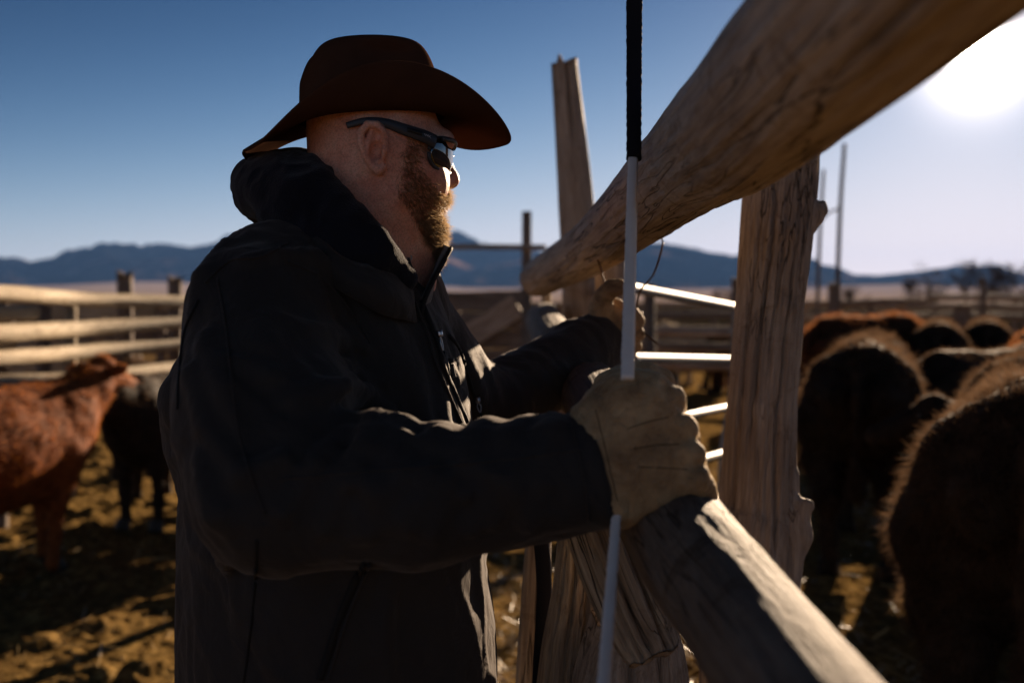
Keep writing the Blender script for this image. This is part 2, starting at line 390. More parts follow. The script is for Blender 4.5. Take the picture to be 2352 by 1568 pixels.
sk.set(Subsurface_Weight=.12,Subsurface_Scale=.006); sk.bump(sk.noise(co,330,4,.7),.0016,.9); sk.bump(sk.noise(co,70,3),.002,.5); SKIN=sk.m
LIP=simple('lip_skin',(.36,.10,.08),.4,.4).m
bm_=M('ginger_brown_beard',.45,.5); co=bm_.coord(); c=bm_.ramp(bm_.noise(co,160,2),[(.35,(.045,.028,.018)),(.5,(.15,.10,.064)),(.66,(.44,.33,.22))]); bm_.col(c); bm_.translucent((.66,.46,.26),.42); BEARD=bm_.m
GLASSF=simple('matt_grey_plastic',(.032,.036,.045),.42,.5,nz=60).m
BLACKP=simple('black_rubber',(.008,.008,.009),.5,.4).m
LENS=simple('smoked_lens',(.012,.008,.006),.04,1.0).set(Coat_Weight=.8,Coat_Roughness=.02).m
LOGO=simple('silver_print',(.6,.6,.62),.35,.5,metal=.6).m
lm=M('tan_work_leather',.68,.3); co=lm.coord(); c=lm.ramp(lm.noise(co,16,5,.65,.4),[(.34,(.16,.09,.045)),(.5,(.36,.23,.12)),(.66,(.52,.36,.20))]); c=lm.mix(lm.ramp(lm.noise(co,60,4,.7),[(.55,(0,0,0)),(.75,(.5,.5,.5))]),c,(.07,.04,.022)); lm.col(c); lm.set(Sheen_Weight=.5,Sheen_Roughness=.4,Sheen_Tint=(1,.75,.45,1)); lm.bump(lm.noise(co,420,3,.6),.0012); lm.bump(lm.noise(co,55,4,.6,1.2),.008,.9); LEATHER=lm.m
STICK=simple('white_fibreglass_wrap',(.78,.76,.74),.6,.3,nz=60,bump=(600,.0006),var=.08).m
GRIP=simple('black_grip_tape',(.014,.014,.02),.95,.15,bump=(900,.0015)).m
STEEL=simple('galvanised_pipe',(.30,.29,.28),.60,.3,metal=.8,nz=30,bump=(90,.0008)).m
METAL=simple('zip_metal',(.45,.45,.47),.3,.5,metal=1).m
ZIPT=simple('zip_tape',(.010,.010,.011),.7,.3,bump=(1500,.001)).m
WIRE=simple('rusty_wire',(.10,.055,.035),.5,.4,metal=.6,nz=90).m
PANTS=simple('dark_denim',(.02,.022,.035),.85,.2,bump=(500,.001)).m
BOOT=simple('brown_boot_leather',(.05,.028,.016),.5,.4).m
def coat(name,c1,c2,tr,f=.35,var=14):
    m=M(name,.8,.12); co=m.coord(); c=m.ramp(m.noise(co,var,4,.6,.5),[(.35,c1),(.7,c2)]); m.col(c); return m
def furmat(name,c1,c2,tr,f=.4,var=14): return coat(name,c1,c2,tr,f,var).translucent(tr,f).m
def hide(name,c1,c2,tr): return [coat(name+'_hide',c1,c2,None).m, furmat(name+'_hair',tuple(x*1.3 for x in c1),tuple(x*1.3 for x in c2),tr)]
H_BLACK=hide('black_cattle',(.016,.011,.008),(.042,.027,.018),(.17,.10,.06))
H_RED=hide('red_calf',(.13,.036,.009),(.25,.072,.018),(.50,.17,.04))
H_BROWN=hide('brown_cattle',(.035,.014,.008),(.09,.035,.016),(.50,.19,.07))
H_WHITE=hide('cream_cattle',(.38,.30,.20),(.60,.50,.36),(.5,.4,.3))
HOOF=simple('dark_hoof',(.03,.024,.018),.5,.4).m
EYE=simple('wet_black_eye',(.006,.004,.003),.08,.8).m
TAGM=simple('red_ear_tag',(.55,.10,.04),.5,.4).m
# ------------------------------------------------------------------ ground, hills
def gheight(x,y):
    p=np.stack([x,y,x*0],1); r=np.sqrt(x*x+y*y)
    f=np.clip(1-(r-12)/30,0,1)
    h=.028*fbm(p*1.1,2,3)*f
    h+=f*(.05+.05*(x<-.4))*np.maximum(0,fbm(p*np.array([5.5,5.5,1]),4,8)-.02)
    h+=f*.022*np.maximum(0,fbm(p*22,3,28))
    return h-.012
fa=np.arange(-46,46.01,.16); ca=np.concatenate([np.arange(-180,-46,4),fa,np.arange(47,180,4)])
rads=[.25]
while rads[-1]<22000: rads.append(rads[-1]*(1.0075 if 1.5<rads[-1]<14 else 1.03))
A,R=np.meshgrid(np.radians(ca),np.array(rads)); gx=(R*np.sin(A)).ravel(); gy=(R*np.cos(A)).ravel()
gz=gheight(gx,gy)
na,nr=len(ca),len(rads); i,j=np.meshgrid(np.arange(nr-1),np.arange(na),indexing='ij'); j2=(j+1)%na
GF=np.stack([i*na+j,i*na+j2,(i+1)*na+j2,(i+1)*na+j],-1).reshape(-1,4)[:,::-1]
GV=np.vstack([np.stack([gx,gy,gz],1)]); 
gm=M('trampled_corral_dirt',.95,.0); co=gm.coord()
n1=gm.noise(co,1.3,5); n2=gm.noise(co,16,6,.7); n3=gm.noise(co,70,4,.7)
c=gm.ramp(n2,[(.32,(.06,.034,.013)),(.5,(.24,.145,.050)),(.68,(.52,.33,.12))]); c=gm.mix(gm.ramp(n1,[(.4,(0,0,0)),(.65,(.6,.6,.6))]),c,(.13,.075,.03))
c=gm.mix(gm.ramp(n3,[(.58,(0,0,0)),(.66,(.75,.75,.75))]),c,(.33,.25,.13))
len_=gm.n('ShaderNodeVectorMath',operation='LENGTH'); gm.l(co,len_.inputs[0])
sage=gm.ramp(gm.noise(co,.05,5),[(.4,(.022,.018,.014)),(.6,(.045,.035,.026))])
c=gm.mix(gm.ramp(gm.math('MULTIPLY',len_.outputs['Value'],.01),[(.22,(0,0,0)),(.42,(1,1,1))]),c,sage); gm.col(c); gm.bump(n2,.03); gm.bump(n3,.012)
g=mkobj('ground',GV,GF,gm.m); structure(g)
# mountains: ridge heights traced as elevation angles, given their own distance and depth
def ridge(name,prof,rng_,depth,mat,seed,rough=.16):
    us=np.array([p[0] for p in prof]); el_=np.array([p[1] for p in prof],float)
    n=420; uu=np.linspace(us[0],us[-1],n); az=np.arctan((uu-1176)/FPX)
    H=np.interp(uu,us,(690-el_)/FPX)*np.cos(az)*rng_
    rows=44; V=[]
    for k in range(rows):
        t=k/(rows-1)*1.6; rr=rng_+ (t-1)*depth
        prof_t=np.where(t<=1,t**1.5,np.maximum(0,1-(t-1)*1.2))
        q=np.stack([az*rng_/900,np.full(n,rr/900),az*0],1)
        rg=1-np.abs(fbm(q*1.4,4,seed))*2
        h=H*prof_t*(1+rough*(rg-.5)*3*(1 if t<1 else 1)*np.clip(4*t*(1.15-t),0,1))+rg*18*(t>0.02)*(t<.98)
        if k==0: h=h*0-30
        V.append(np.stack([rr*np.sin(az),rr*np.cos(az),h],1))
    V=np.vstack(V); i,j=np.meshgrid(np.arange(rows-1),np.arange(n-1),indexing='ij')
    F=np.stack([i*n+j,i*n+j+1,(i+1)*n+j+1,(i+1)*n+j],-1).reshape(-1,4)
    return structure(mkobj(name,V,F,mat))
mm=M('desert_mountain_rock',1,.0); co=mm.coord(); c=mm.ramp(mm.noise(co,.0016,7,.62),[(.42,(.006,.008,.012)),(.54,(.014,.014,.017)),(.66,(.26,.155,.115))]); mm.col(c)  # brown end of the ramp paints sunlit slopes into the rock colour
ridge('mountain',[(-900,640),(-500,600),(-250,585),(-100,600),(0,592),(60,597),(110,590),(160,572),(205,574),(240,566),(290,570),(330,578),(385,570),(440,573),(490,560),(520,552),(600,560),(700,568),(850,560),(960,556),(1005,543),(1030,541),(1060,553),(1100,568),(1180,575),(1260,590),(1330,600),(1400,640),(1450,680)],9000,3000,mm.m,4)
ridge('mountain',[(1000,640),(1150,620),(1300,596),(1420,590),(1480,566),(1520,563),(1600,577),(1650,592),(1700,602),(1760,606),(1860,604),(1900,618),(1960,637),(2010,640),(2060,634),(2120,628),(2180,616),(2230,618),(2290,622),(2352,636),(2500,625),(2700,640),(3000,610),(3300,650)],7500,2400,mm.m,14)
pm=M('pale_desert_plain',1,.0); pm.col(pm.mix(pm.noise(pm.coord(),.004,5),(.26,.21,.20),(.46,.36,.32)))
# gently rising alluvial fan in front of the range
az=np.radians(np.linspace(-55,50,200)); V=[]
for rr,h in ((900,-1),(1500,5),(2500,16),(4000,42),(5400,85),(6800,150),(8200,180)): V.append(np.stack([rr*np.sin(az),rr*np.cos(az),h*(.75+.3*fbm(np.stack([az*6,az*0+rr/3000,az*0],1),3,2))],1))
i,j=np.meshgrid(np.arange(6),np.arange(199),indexing='ij'); F=np.stack([i*200+j,i*200+j+1,(i+1)*200+j+1,(i+1)*200+j],-1).reshape(-1,4)
structure(mkobj('desert_plain',np.vstack(V),F,pm.m))
print('T ground',time.time()-T0)
# ------------------------------------------------------------------ near rail fence
def V3(*a): return np.array(a,float)
fence=thing('rail_fence','close weathered log rail fence the man in the cowboy hat leans on','fence',(.2,1.5,0))
timber('top_rail',[P(1236,640,3.25),P(1375,556,2.08),P(1560,395,1.35),P(1765,225,.9),V3(.262,.38,1.690),V3(.28,-.4,1.74)],[.060,.0595,.066,.069,.069,.07],W_RAIL,fence,seg=128,step=.009,amp=.07,seed=3,cracks=[(-2.02,.0032,.022,.02,.50),(-1.6,.0035,.026,.30,.98),(-1.2,.0022,.012,.02,.3),(-2.6,.0022,.012,.1,.6),(-.9,.002,.010,.0,.4),(-2.3,.0018,.009,.0,.25),(-1.75,.0018,.009,.1,.35)],knots=[(.12,-1.9,.02,.006),(.33,-2.2,.02,.005),(.55,-1.6,.03,.006)],ends=(.02,0),fine=.014)['label']='thick upper log rail with a long dark split'
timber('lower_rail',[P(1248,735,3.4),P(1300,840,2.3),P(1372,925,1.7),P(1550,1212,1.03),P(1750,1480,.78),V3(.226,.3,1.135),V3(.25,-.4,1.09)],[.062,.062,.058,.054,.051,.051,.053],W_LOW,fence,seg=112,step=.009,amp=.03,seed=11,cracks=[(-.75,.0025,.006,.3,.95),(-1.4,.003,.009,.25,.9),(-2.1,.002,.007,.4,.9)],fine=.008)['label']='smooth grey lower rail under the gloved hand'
# old leaning post behind
tp=P(1295,160,3.35)
o=timber('old_post',[P(1375,1200,3.45),P(1362,900,3.42),P(1340,690,3.4),P(1318,400,3.37),P(1296,152,3.35)],[.088,.088,.082,.068,.052],W_POST,None,seg=80,step=.015,amp=.06,seed=21,ref=(0,-1,0),cracks=[(.15,.010,.022,.80,1.1),(-.5,.003,.008,.3,.9),(.7,.003,.006,.2,.6)],ends=(0,.035),oval=.85)
tag(o,'tall leaning weathered post with a split hollow top standing beyond the rail, against the sky','post')
o=timber('stub_post',[P(1390,1300,3.0),P(1405,900,2.95),P(1402,600,2.9)],[.05,.05,.045],W_POST,None,seg=40,ref=(0,-1,0),seed=25,ends=(0,.01)); tag(o,'short post hidden under the top rail just behind the raised glove','post')
# knotted gate post at right
kp=thing('knotted_post','thick knotted juniper post right of the steel gate, in front of the cattle','post',P(1755,1400,1.8)*V3(1,1,0))
timber('trunk',[V3(.425,1.86,-.1),V3(.435,1.85,.4),P(1722,1330,1.8),P(1738,1150,1.8),P(1752,900,1.8),P(1768,700,1.8),P(1783,540,1.8),P(1795,380,1.8),P(1798,250,1.8)],[.085,.085,.082,.068,.063,.062,.064,.066,.064],W_POST,kp,seg=144,step=.007,amp=.09,seed=33,ref=(0,-1,0),cracks=[(.25,.004,.014,.25,.9),(-.5,.003,.012,.4,.95),(.8,.003,.010,.3,.75),(-.15,.0025,.008,.5,.8),(.55,.002,.007,.6,1),(-.9,.003,.01,.2,.8),(1.1,.003,.009,.3,.9)],knots=[(.93,.6,.03,.008),(.62,.3,.018,.006),(.48,-.3,.02,.005),(.75,.0,.028,.009)],oval=1.0,fine=.035)
KN=uni([(rc(P(1775,1090,1.8),P(1765,1340,1.79),.045,.055),.01),(rc(P(1790,1240,1.78),P(1850,1160,1.76),.034,.013),.02),(rc(P(1820,1230,1.78),P(1822,1150,1.77),.018,.008),.012),(rc(P(1790,1290,1.78),P(1835,1230,1.77),.03,.022),.03),(rc(P(1690,1200,1.77),P(1730,1300,1.77),.032,.045),.03)])
KNf=lambda p: KN(p)-.004*fbm(p*np.array([60,60,12]),3,5)
v,f=polygonize(KNf,P(1620,1400,1.85)-V3(.05,.2,.05),P(1900,1040,1.75)+V3(.05,.15,.05),.005,1); mkobj('broken_branch_stub',v,f,W_POST,kp,gc=v*V3(1,1,1))
k2=uni([(rc(P(1838,500,1.8),P(1888,486,1.79),.034,.010),.01),(rc(P(1830,430,1.8),P(1828,590,1.8),.026,.020),.04),(rc(P(1880,500,1.79),P(1891,470,1.79),.010,.006),.008)])
v,f=polygonize(lambda p:k2(p)-.003*fbm(p*50,3,2),P(1780,660,1.85)-V3(.05,.15,.05),P(1930,400,1.75)+V3(.06,.15,.05),.004,1); mkobj('knot',v,f,W_POST,kp,gc=v)
# timbers under the hand, in focus
o=timber('fence_post',[P(1300,1950,1.5),P(1310,1568,1.48),P(1330,1350,1.46),P(1330,1190,1.45)],[.075,.062,.046,.036],W_GREY,None,seg=120,step=.006,amp=.10,seed=41,ref=(0,-1,0),cracks=[(-.4,.004,.016,.1,1),(.25,.004,.014,.0,.9),(.7,.003,.010,.2,1),(-.9,.003,.01,.1,.9)],ends=(0,.03),fine=.03,oval=.8); tag(o,'cracked grey post below the near glove, left of the slanting split timber','post')
o=timber('slanting_timber',[P(1350,1140,1.30),P(1405,1290,1.29),P(1460,1420,1.28),P(1500,1500,1.27)],[.042,.045,.044,.036],W_GREY,None,seg=120,step=.005,amp=.10,seed=47,ref=(0,-1,0),cracks=[(-.6,.004,.014,.0,1),(.1,.004,.012,.0,.95),(.5,.003,.01,.2,1),(.85,.003,.012,.1,1)],ends=(.006,.006),fine=.035); tag(o,'slanting split timber with a sunlit torn edge under the near glove','timber')
o=timber('log_stump',[P(1440,1900,1.38),P(1450,1568,1.37),P(1455,1400,1.36)],[.085,.078,.055],W_POST,None,seg=96,step=.008,amp=.12,seed=52,ref=(0,-1,0),cracks=[(-.2,.005,.02,0,1),(.5,.004,.014,.2,1)],ends=(0,.03),fine=.03); tag(o,'rough brown broken log behind the white stick at the bottom of the fence','log')
o=timber('thin_post',[P(1205,1950,1.75),P(1218,1568,1.72),P(1240,1180,1.7)],[.030,.026,.022],W_GREY,None,seg=40,ref=(0,-1,0),seed=57,ends=(0,.01)); tag(o,'thin pale post left of the dark strap, beside the jacket hem','post')
o=mkobj('strap',*tube([P(1238,1190,1.55),P(1250,1350,1.54),P(1240,1568,1.52),P(1236,1800,1.52)],.012,seg=8,ref=(1,0,0),flat=.3),GRIP); tag(o,'black strap hanging down between the thin post and the cracked post','strap')
# tie wires
ww=MB()
for pts in ([P(1362,500,1.95),P(1353,520,1.93),P(1358,560,1.91),P(1378,610,1.93),P(1392,665,1.97),P(1405,705,1.96),P(1432,752,1.94),P(1452,775,1.93)],
            [P(1523,557,1.85),P(1515,590,1.86),P(1500,632,1.88),P(1474,662,1.9),P(1464,690,1.92),P(1462,720,1.93),P(1472,735,1.93),P(1476,722,1.93),P(1468,716,1.93),P(1462,738,1.93)],
            [P(1460,742,1.93),P(1470,756,1.92),P(1512,791,1.9)],
            [P(1431,760,1.93),P(1428,785,1.92),P(1418,810,1.9),P(1380,858,1.88)]):
    ww.add(*tube(pts,.0020,n=28,seg=6))
# the loop over the rail
ww.add(*tube([P(1362,500,1.96),P(1385,470,2.0),P(1425,455,2.15),P(1500,500,1.98),P(1523,557,1.85)],.0016,n=20,seg=6))
o=ww.build('tie_wire',WIRE,None,True); tag(o,'thin rusty tie wire looped over the top rail down to the far glove','wire')
# ------------------------------------------------------------------ steel gate
sg=thing('steel_gate','galvanised pipe gate between the white stick and the thick knotted post','gate',P(1580,1500,3.7)*V3(1,1,0))
GP=[([(1440,660,3.0),(1480,667,3.2),(1692,706,4.5)],.017),([(1440,822,3.0),(1690,826,4.5)],.016),([(1420,985,3.0),(1560,958,3.6),(1690,932,4.5)],.016),([(1480,1090,3.2),(1600,1058,3.8),(1680,1036,4.5)],.016),([(1440,1230,3.0),(1690,1130,4.5)],.016)]
for pts,r in GP: tubeobj('pipe_rail',[P(*q) for q in pts],r,STEEL,sg,seg=20,n=20)
tubeobj('end_upright',[P(1690,706,4.5),P(1686,830,4.5),P(1676,930,4.45),P(1658,1040,4.4),P(1652,1200,4.4)],.014,STEEL,sg,seg=14,n=24)
tubeobj('end_upright',[P(1440,660,3.0),P(1440,900,3.0),P(1440,1230,3.0)],.018,STEEL,sg,seg=14,n=12)
tubeobj('latch_hook',[P(1340,806,2.9),P(1420,812,2.95),P(1452,815,2.96),P(1462,826,2.96),P(1455,838,2.96),P(1446,832,2.96)],.009,STEEL,sg,seg=10,n=24)
# ------------------------------------------------------------------ cross post and plank fence behind the man
cp=thing('cross_frame','tall square post with a horizontal bar, like a cross, behind the top rail','post',P(1210,900,8)*V3(1,1,0))
timber('post',[P(1208,1110,8),P(1209,700,8),P(1210,487,8)],[.042,.040,.038],W_FAR,cp,seg=24,step=.05,amp=.05,seed=60,ref=(0,-1,0),square=.9)
timber('crossbar',[P(820,575,7.86),P(1050,567,7.89),P(1253,568,7.92)],[.022,.022,.022],W_POST,cp,seg=20,step=.05,seed=61,square=.9)
pf=thing('plank_fence','brown plank fence with a diagonal brace behind the man\'s chest','fence',P(1100,950,9)*V3(1,1,0))
def board(name,a,b,h,t,mat,parent,seed=0):
    a=np.array(a);b=np.array(b); L=np.linalg.norm(b-a); n=max(2,int(L/.12)); T=(b-a)/L; up=V3(0,0,1); up=up-T*(T@up); up/=np.linalg.norm(up); sdv=np.cross(T,up)
    r=random.Random(seed); V=[];G=[]
    for k in range(n+1):
        s=L*k/n; w=h*(1+.05*r.uniform(-1,1)); o=r.uniform(-.006,.006)
        for x,y in ((-1,-1),(1,-1),(1,1),(-1,1)): V.append(a+T*s+sdv*(x*t/2)+up*(y*w/2+o)); G.append((x*t/2,y*w/2,s+seed*1.7))
    F=[(0,1,2,3),(4*n+3,4*n+2,4*n+1,4*n)]
    for k in range(n):
        for q in range(4): F.append((4*k+q,4*(k+1)+q,4*(k+1)+(q+1)%4,4*k+(q+1)%4))
    o=mkobj(name,V,F,mat,parent,False,gc=G); return o
for k,(v0,hh) in enumerate(((690,.17),(735,.15),(778,.16),(822,.15),(866,.16))): board('plank',P(820,v0+4,9.2),P(1200,v0,8.8),hh,.04,W_FAR,pf,70+k)
board('diagonal_brace',P(960,850,8.85),P(1190,700,8.7),.2,.05,W_POST,pf,80)
for u in (880,1040,1190): timber('post',[P(u,1100,9.05),P(u,672,9.05)],[.07,.07],W_FAR,pf,seg=16,step=.08,seed=81+u,ref=(0,-1,0))
# ------------------------------------------------------------------ pale log fence at left
lf=thing('log_fence','pale sunlit peeled log fence with three rails behind the red calf','fence',P(200,1150,7.3)*V3(1,1,0))
def lrail(v0,v1,v2,r,seed,d0=5.9,d1=8.7,u1=560): timber('rail',[P(-420,v0+(v0-690)*.25,d0-1.2),P(0,v0,d0),P(220,v1,7.1),P(u1,v2,d1)],[r*1.05,r,r,r*.95],W_PALE,lf,seg=36,step=.025,amp=.10,seed=seed)
lrail(674,688,697,.050,90); lrail(765,752,728,.055,92); lrail(822,805,775,.048,94)
timber('rail',[P(-420,745,4.9),P(-100,722,5.9),P(78,718,6.6)],[.055,.055,.052],W_PALE,lf,seg=32,step=.03,seed=96)
timber('rail',[P(-420,860,5.0),P(-100,800,5.8),P(24,785,6.4)],[.05,.05,.05],W_PALE,lf,seg=32,step=.03,seed=97)
timber('rail',[P(-420,960,5.0),P(-100,885,5.8),P(200,868,6.6),P(560,826,8.6)],[.05,.05,.05,.05],W_PALE,lf,seg=32,step=.03,seed=98)
for u,vt,d,sd in ((287,628,8.1,1),(402,642,8.9,2),(100,690,7.2,3),(160,695,7.4,4),(0,700,6.4,5)):
    timber('post',[P(u,690+1.5*FPX/d,d),P(u,vt,d)],[.062 if u in(287,402) else .05]*2,W_FAR if u!=160 else W_PALE,lf,seg=24,step=.06,amp=.07,seed=100+sd,ref=(0,-1,0),ends=(0,.05))
lf2=thing('board_fence','low board fence seen through the gaps of the pale log fence','fence',P(200,900,11)*V3(1,1,0))
for k,v0 in enumerate((714,765,800,842)): board('board',P(-200,v0+6,10),P(700,v0-6,13),.16,.04,W_PALE if k!=1 else W_FAR,lf2,110+k)
for u in (20,140,230,370,480): timber('post',[P(u,900,11.6),P(u,700,11.6)],[.06,.06],W_FAR,lf2,seg=14,step=.1,seed=120+u,ref=(0,-1,0))
# ------------------------------------------------------------------ far corral at right
def railfence(name,label,rails,posts,group='far corral fences'):
    t=thing(name,label,'fence',(rails[0][0][0]*0+P(*rails[0][0])*V3(1,1,0)),group)
    for k,(a,b,r) in enumerate(rails): timber('rail',[P(*a),(P(*a)+P(*b))/2+V3(0,0,.02),P(*b)],[r,r,r*.9],W_FAR if k%2 else W_POST,t,seg=12,step=.12,seed=130+k+int(a[0])%17)
    for (u,vt,d,r) in posts: timber('post',[P(u,690+1.5*FPX/d,d),P(u,vt,d)],[r,r*.9],W_FAR,t,seg=12,step=.12,seed=150+int(u)%31,ref=(0,-1,0),ends=(0,.03))
railfence('corral_fence','brown pole fence with a stout square post at the foot of the two tall poles',
  [((1690,700,19),(1930,697,17),.05),((1930,697,17),(2145,692,16.4),.05),((1690,733,19),(1930,732,17),.05),((1930,738,17),(2140,728,16.4),.05)],[(1917,652,17,.12),(1850,690,18,.06),(2070,700,16.8,.06)])
railfence('corral_fence','long low fence at the right edge with bright top rail above the cattle backs',
  [((2130,683,15.8),(2420,688,15),.05),((2420,688,15),(2800,690,14),.05),((2130,704,15.8),(2420,708,15),.045),((2130,728,15.8),(2420,732,15),.045)],[(2258,640,15.4,.045),(2210,700,15.6,.14),(2360,690,15.2,.06)])
railfence('corral_fence','dark plank pen beyond the steel gate',
  [((1200,765,10.5),(1800,765,10),.06),((1200,802,10.5),(1800,800,10),.05),((1200,845,10.5),(1800,843,10),.05),((1230,735,14),(1800,722,13),.05)],[(1492,655,8.5,.055),(1290,700,10.2,.06),(1690,640,10.1,.05)])
railfence('corral_fence','farthest thin fence line below the mountains',
  [((1380,700,30),(1930,701,27),.05),((1380,716,30),(1930,718,27),.05),((1930,703,27),(2700,703,24),.05),((1930,722,27),(2700,722,24),.05)],[(1500,694,29,.07),(1640,694,28,.07),(1780,694,28,.07),(2000,690,26.5,.07),(2150,690,26,.07),(2330,690,25.5,.07)])
o=tubeobj('utility_pole',[P(1912,900,14),P(1922,690,14),P(1930,480,14),P(1940,330,14)],[.036,.034,.032,.028],W_FAR,seg=10); tag(o,'taller of the two thin dark poles right of the knotted post','pole')
o=tubeobj('utility_pole',[P(1874,900,15),P(1878,690,15),P(1884,520,15),P(1892,390,15)],[.030,.030,.028,.024],W_FAR,seg=10); tag(o,'shorter of the two thin dark poles right of the knotted post','pole')
o=tubeobj('pole_stay',[P(1931,478,14),P(1905,488,14.4),P(1886,507,15)],.016,W_FAR,seg=8); tag(o,'short curved stay joining the two thin dark poles','stay')
# small upright offcuts and rags at the far end of the lower rail
o=timber('short_stake',[P(1262,900,3.5),P(1258,790,3.5),P(1254,668,3.5)],[.02,.02,.018],W_PALE,None,seg=24,seed=160,ref=(0,-1,0)); tag(o,'small pale stake under the far end of the top rail','stake')
o=timber('short_stake',[P(1306,900,3.9),P(1304,790,3.9),P(1300,668,3.9)],[.018,.018,.016],W_PALE,None,seg=24,seed=161,ref=(0,-1,0)); tag(o,'thin pale stake between the end of the top rail and the leaning post','stake')
print('T timber',time.time()-T0)
# ------------------------------------------------------------------ bare trees
TWIG=simple('bare_twig_bark',(.11,.075,.06),.95,.0).m
def tree(label,base,height,seed,spread=.9):
    r=random.Random(seed); root=thing('bare_tree',label,'tree',base,'bare winter trees beyond the corral'); tr=MB(); cr=MB()
    def grow(p,d,L,rad,dep):
        n=3; pts=[p]
        for _ in range(n):
            d=(d+np.array([r.gauss(0,.16),r.gauss(0,.16),r.gauss(.06,.08)])); d/=np.linalg.norm(d); pts.append(pts[-1]+d*L/n)
        (tr if dep<2 else cr).add(*tube(pts,[rad,rad*.6],n=4,seg=5 if dep<2 else 3,ref=(.3,.2,.1)))
        if dep>=5: return
        for k in range(r.choice((3,4)) if dep>0 else 5):
            t=r.uniform(.35,1); q=pts[0]*(1-t)+pts[-1]*t if dep else pts[min(n,1+k//2)]
            e=d+np.array([r.gauss(0,spread),r.gauss(0,spread),r.gauss(.15,.3)]); e/=np.linalg.norm(e)
            grow(q,e,L*r.uniform(.55,.8),max(rad*.55,.012),dep+1)
    grow(np.array(base,float),V3(r.gauss(0,.1),r.gauss(0,.1),1),height*.36,height*.018,0)
    tr.build('trunk',TWIG,root,True); cr.build('crown',TWIG,root,True)
for k,(u,vt,d,lab) in enumerate(((2075,612,80,'low bare tree nearest the taller thin pole'),(2140,592,75,'bare tree above the bright rail, left of the tallest bare tree'),(2225,572,70,'tallest bare twiggy tree above the right corral fence'),(2290,590,72,'bare tree just right of the tallest bare tree'),(2345,575,64,'bare tree cut by the right edge of the photo'),(1975,640,90,'small rounded bare bush between the poles and the trees'),(1660,642,95,'small bare bush left of the knotted post, below the mountain'),(2430,560,66,'bare tree just past the right edge'))):
    b=P(u,690,d); b[2]=0; tree(lab,b,P(u,vt,d)[2]*1.12,200+k)
# ------------------------------------------------------------------ cattle
def cow_sdf(pose):
    hd=pose.get('head','low'); st=pose.get('stride',0.)
    it=[(el((.42,0,.86),(.40,.25,.33)),.1),(el((0,0,.83),(.5,.30,.34)),.12),(el((-.42,0,.90),(.34,.265,.29)),.12),(rc((.5,0,1.10),(-.55,0,1.10),.10,.12),.12),(rc((-.5,.15,1.02),(-.74,.10,.95),.12,.10),.08),(rc((-.5,-.15,1.02),(-.74,-.10,.95),.12,.10),.08)]
    if hd=='low': nk=[(.6,0,1.02),(.92,0,.98),(1.12,0,.86)]; hh=[(1.12,0,.88),(1.36,0,.58)]
    elif hd=='up': nk=[(.6,0,1.0),(.85,0,1.15),(1.0,0,1.24)]; hh=[(1.0,0,1.24),(1.34,0,1.10)]
    else: nk=[(.6,0,1.02),(.85,0,1.08),(1.02,.0,1.10)]; hh=[(1.02,0,1.12),(1.34,.10,.92)]
    it+=[(rc(nk[0],nk[1],.22,.16),.1),(rc(nk[1],nk[2],.16,.12),.06)]
    a,b=np.array(hh[0]),np.array(hh[1]); ax=(b-a)/np.linalg.norm(b-a); it+=[(rc(a,b,.115,.062),.05),(rc(a+ax*.02,b,.09,.07),.03),(el(b,(.055,.062,.05)),.03)]
    sd=np.array([0,1,0]); upv=np.cross(sd,ax); upv=-upv if upv[2]<0 else upv
    for s in (-1,1):
        e0=a+sd*s*.09+upv*.03-ax*.02; e1=a+sd*s*.24+upv*.03-ax*.06
        it.append((chain([e0,(e0+e1)/2,e1],[.018,.042,.012]),.02))
    for s in (-1,1):
        w=st*s
        it+=[(rc((.45,s*.15,.75),(.46+w*.5,s*.15,.47),.13,.065),.07),(rc((.46+w*.5,s*.15,.47),(.45+w*.8,s*.15,.08),.055,.04),.03),(rc((.45+w*.8,s*.15,.06),(.49+w*.8,s*.15,.02),.045,.05),.02)]
        w=-w
        it+=[(rc((-.48,s*.15,.80),(-.45+w*.3,s*.17,.62),.20,.14),.08),(rc((-.45+w*.3,s*.17,.62),(-.70+w*.5,s*.15,.42),.12,.06),.06),(rc((-.70+w*.5,s*.15,.42),(-.64+w*.8,s*.15,.08),.052,.04),.02),(rc((-.64+w*.8,s*.15,.06),(-.59+w*.8,s*.15,.02),.045,.05),.02)]
    it+=[(chain([(-.76,0,1.10),(-.86,0,.98),(-.87,.01,.7),(-.86,0,.5)],[.035,.026,.022,.04]),.04),(el((.1,0,.60),(.45,.16,.16)),.1)]
    F0=uni(it); am=pose.get('lump',.012)
    return lambda p:F0(p)-am*fbm(p*9,3,pose.get('seed',1)), (a,ax,upv)
COWS={}
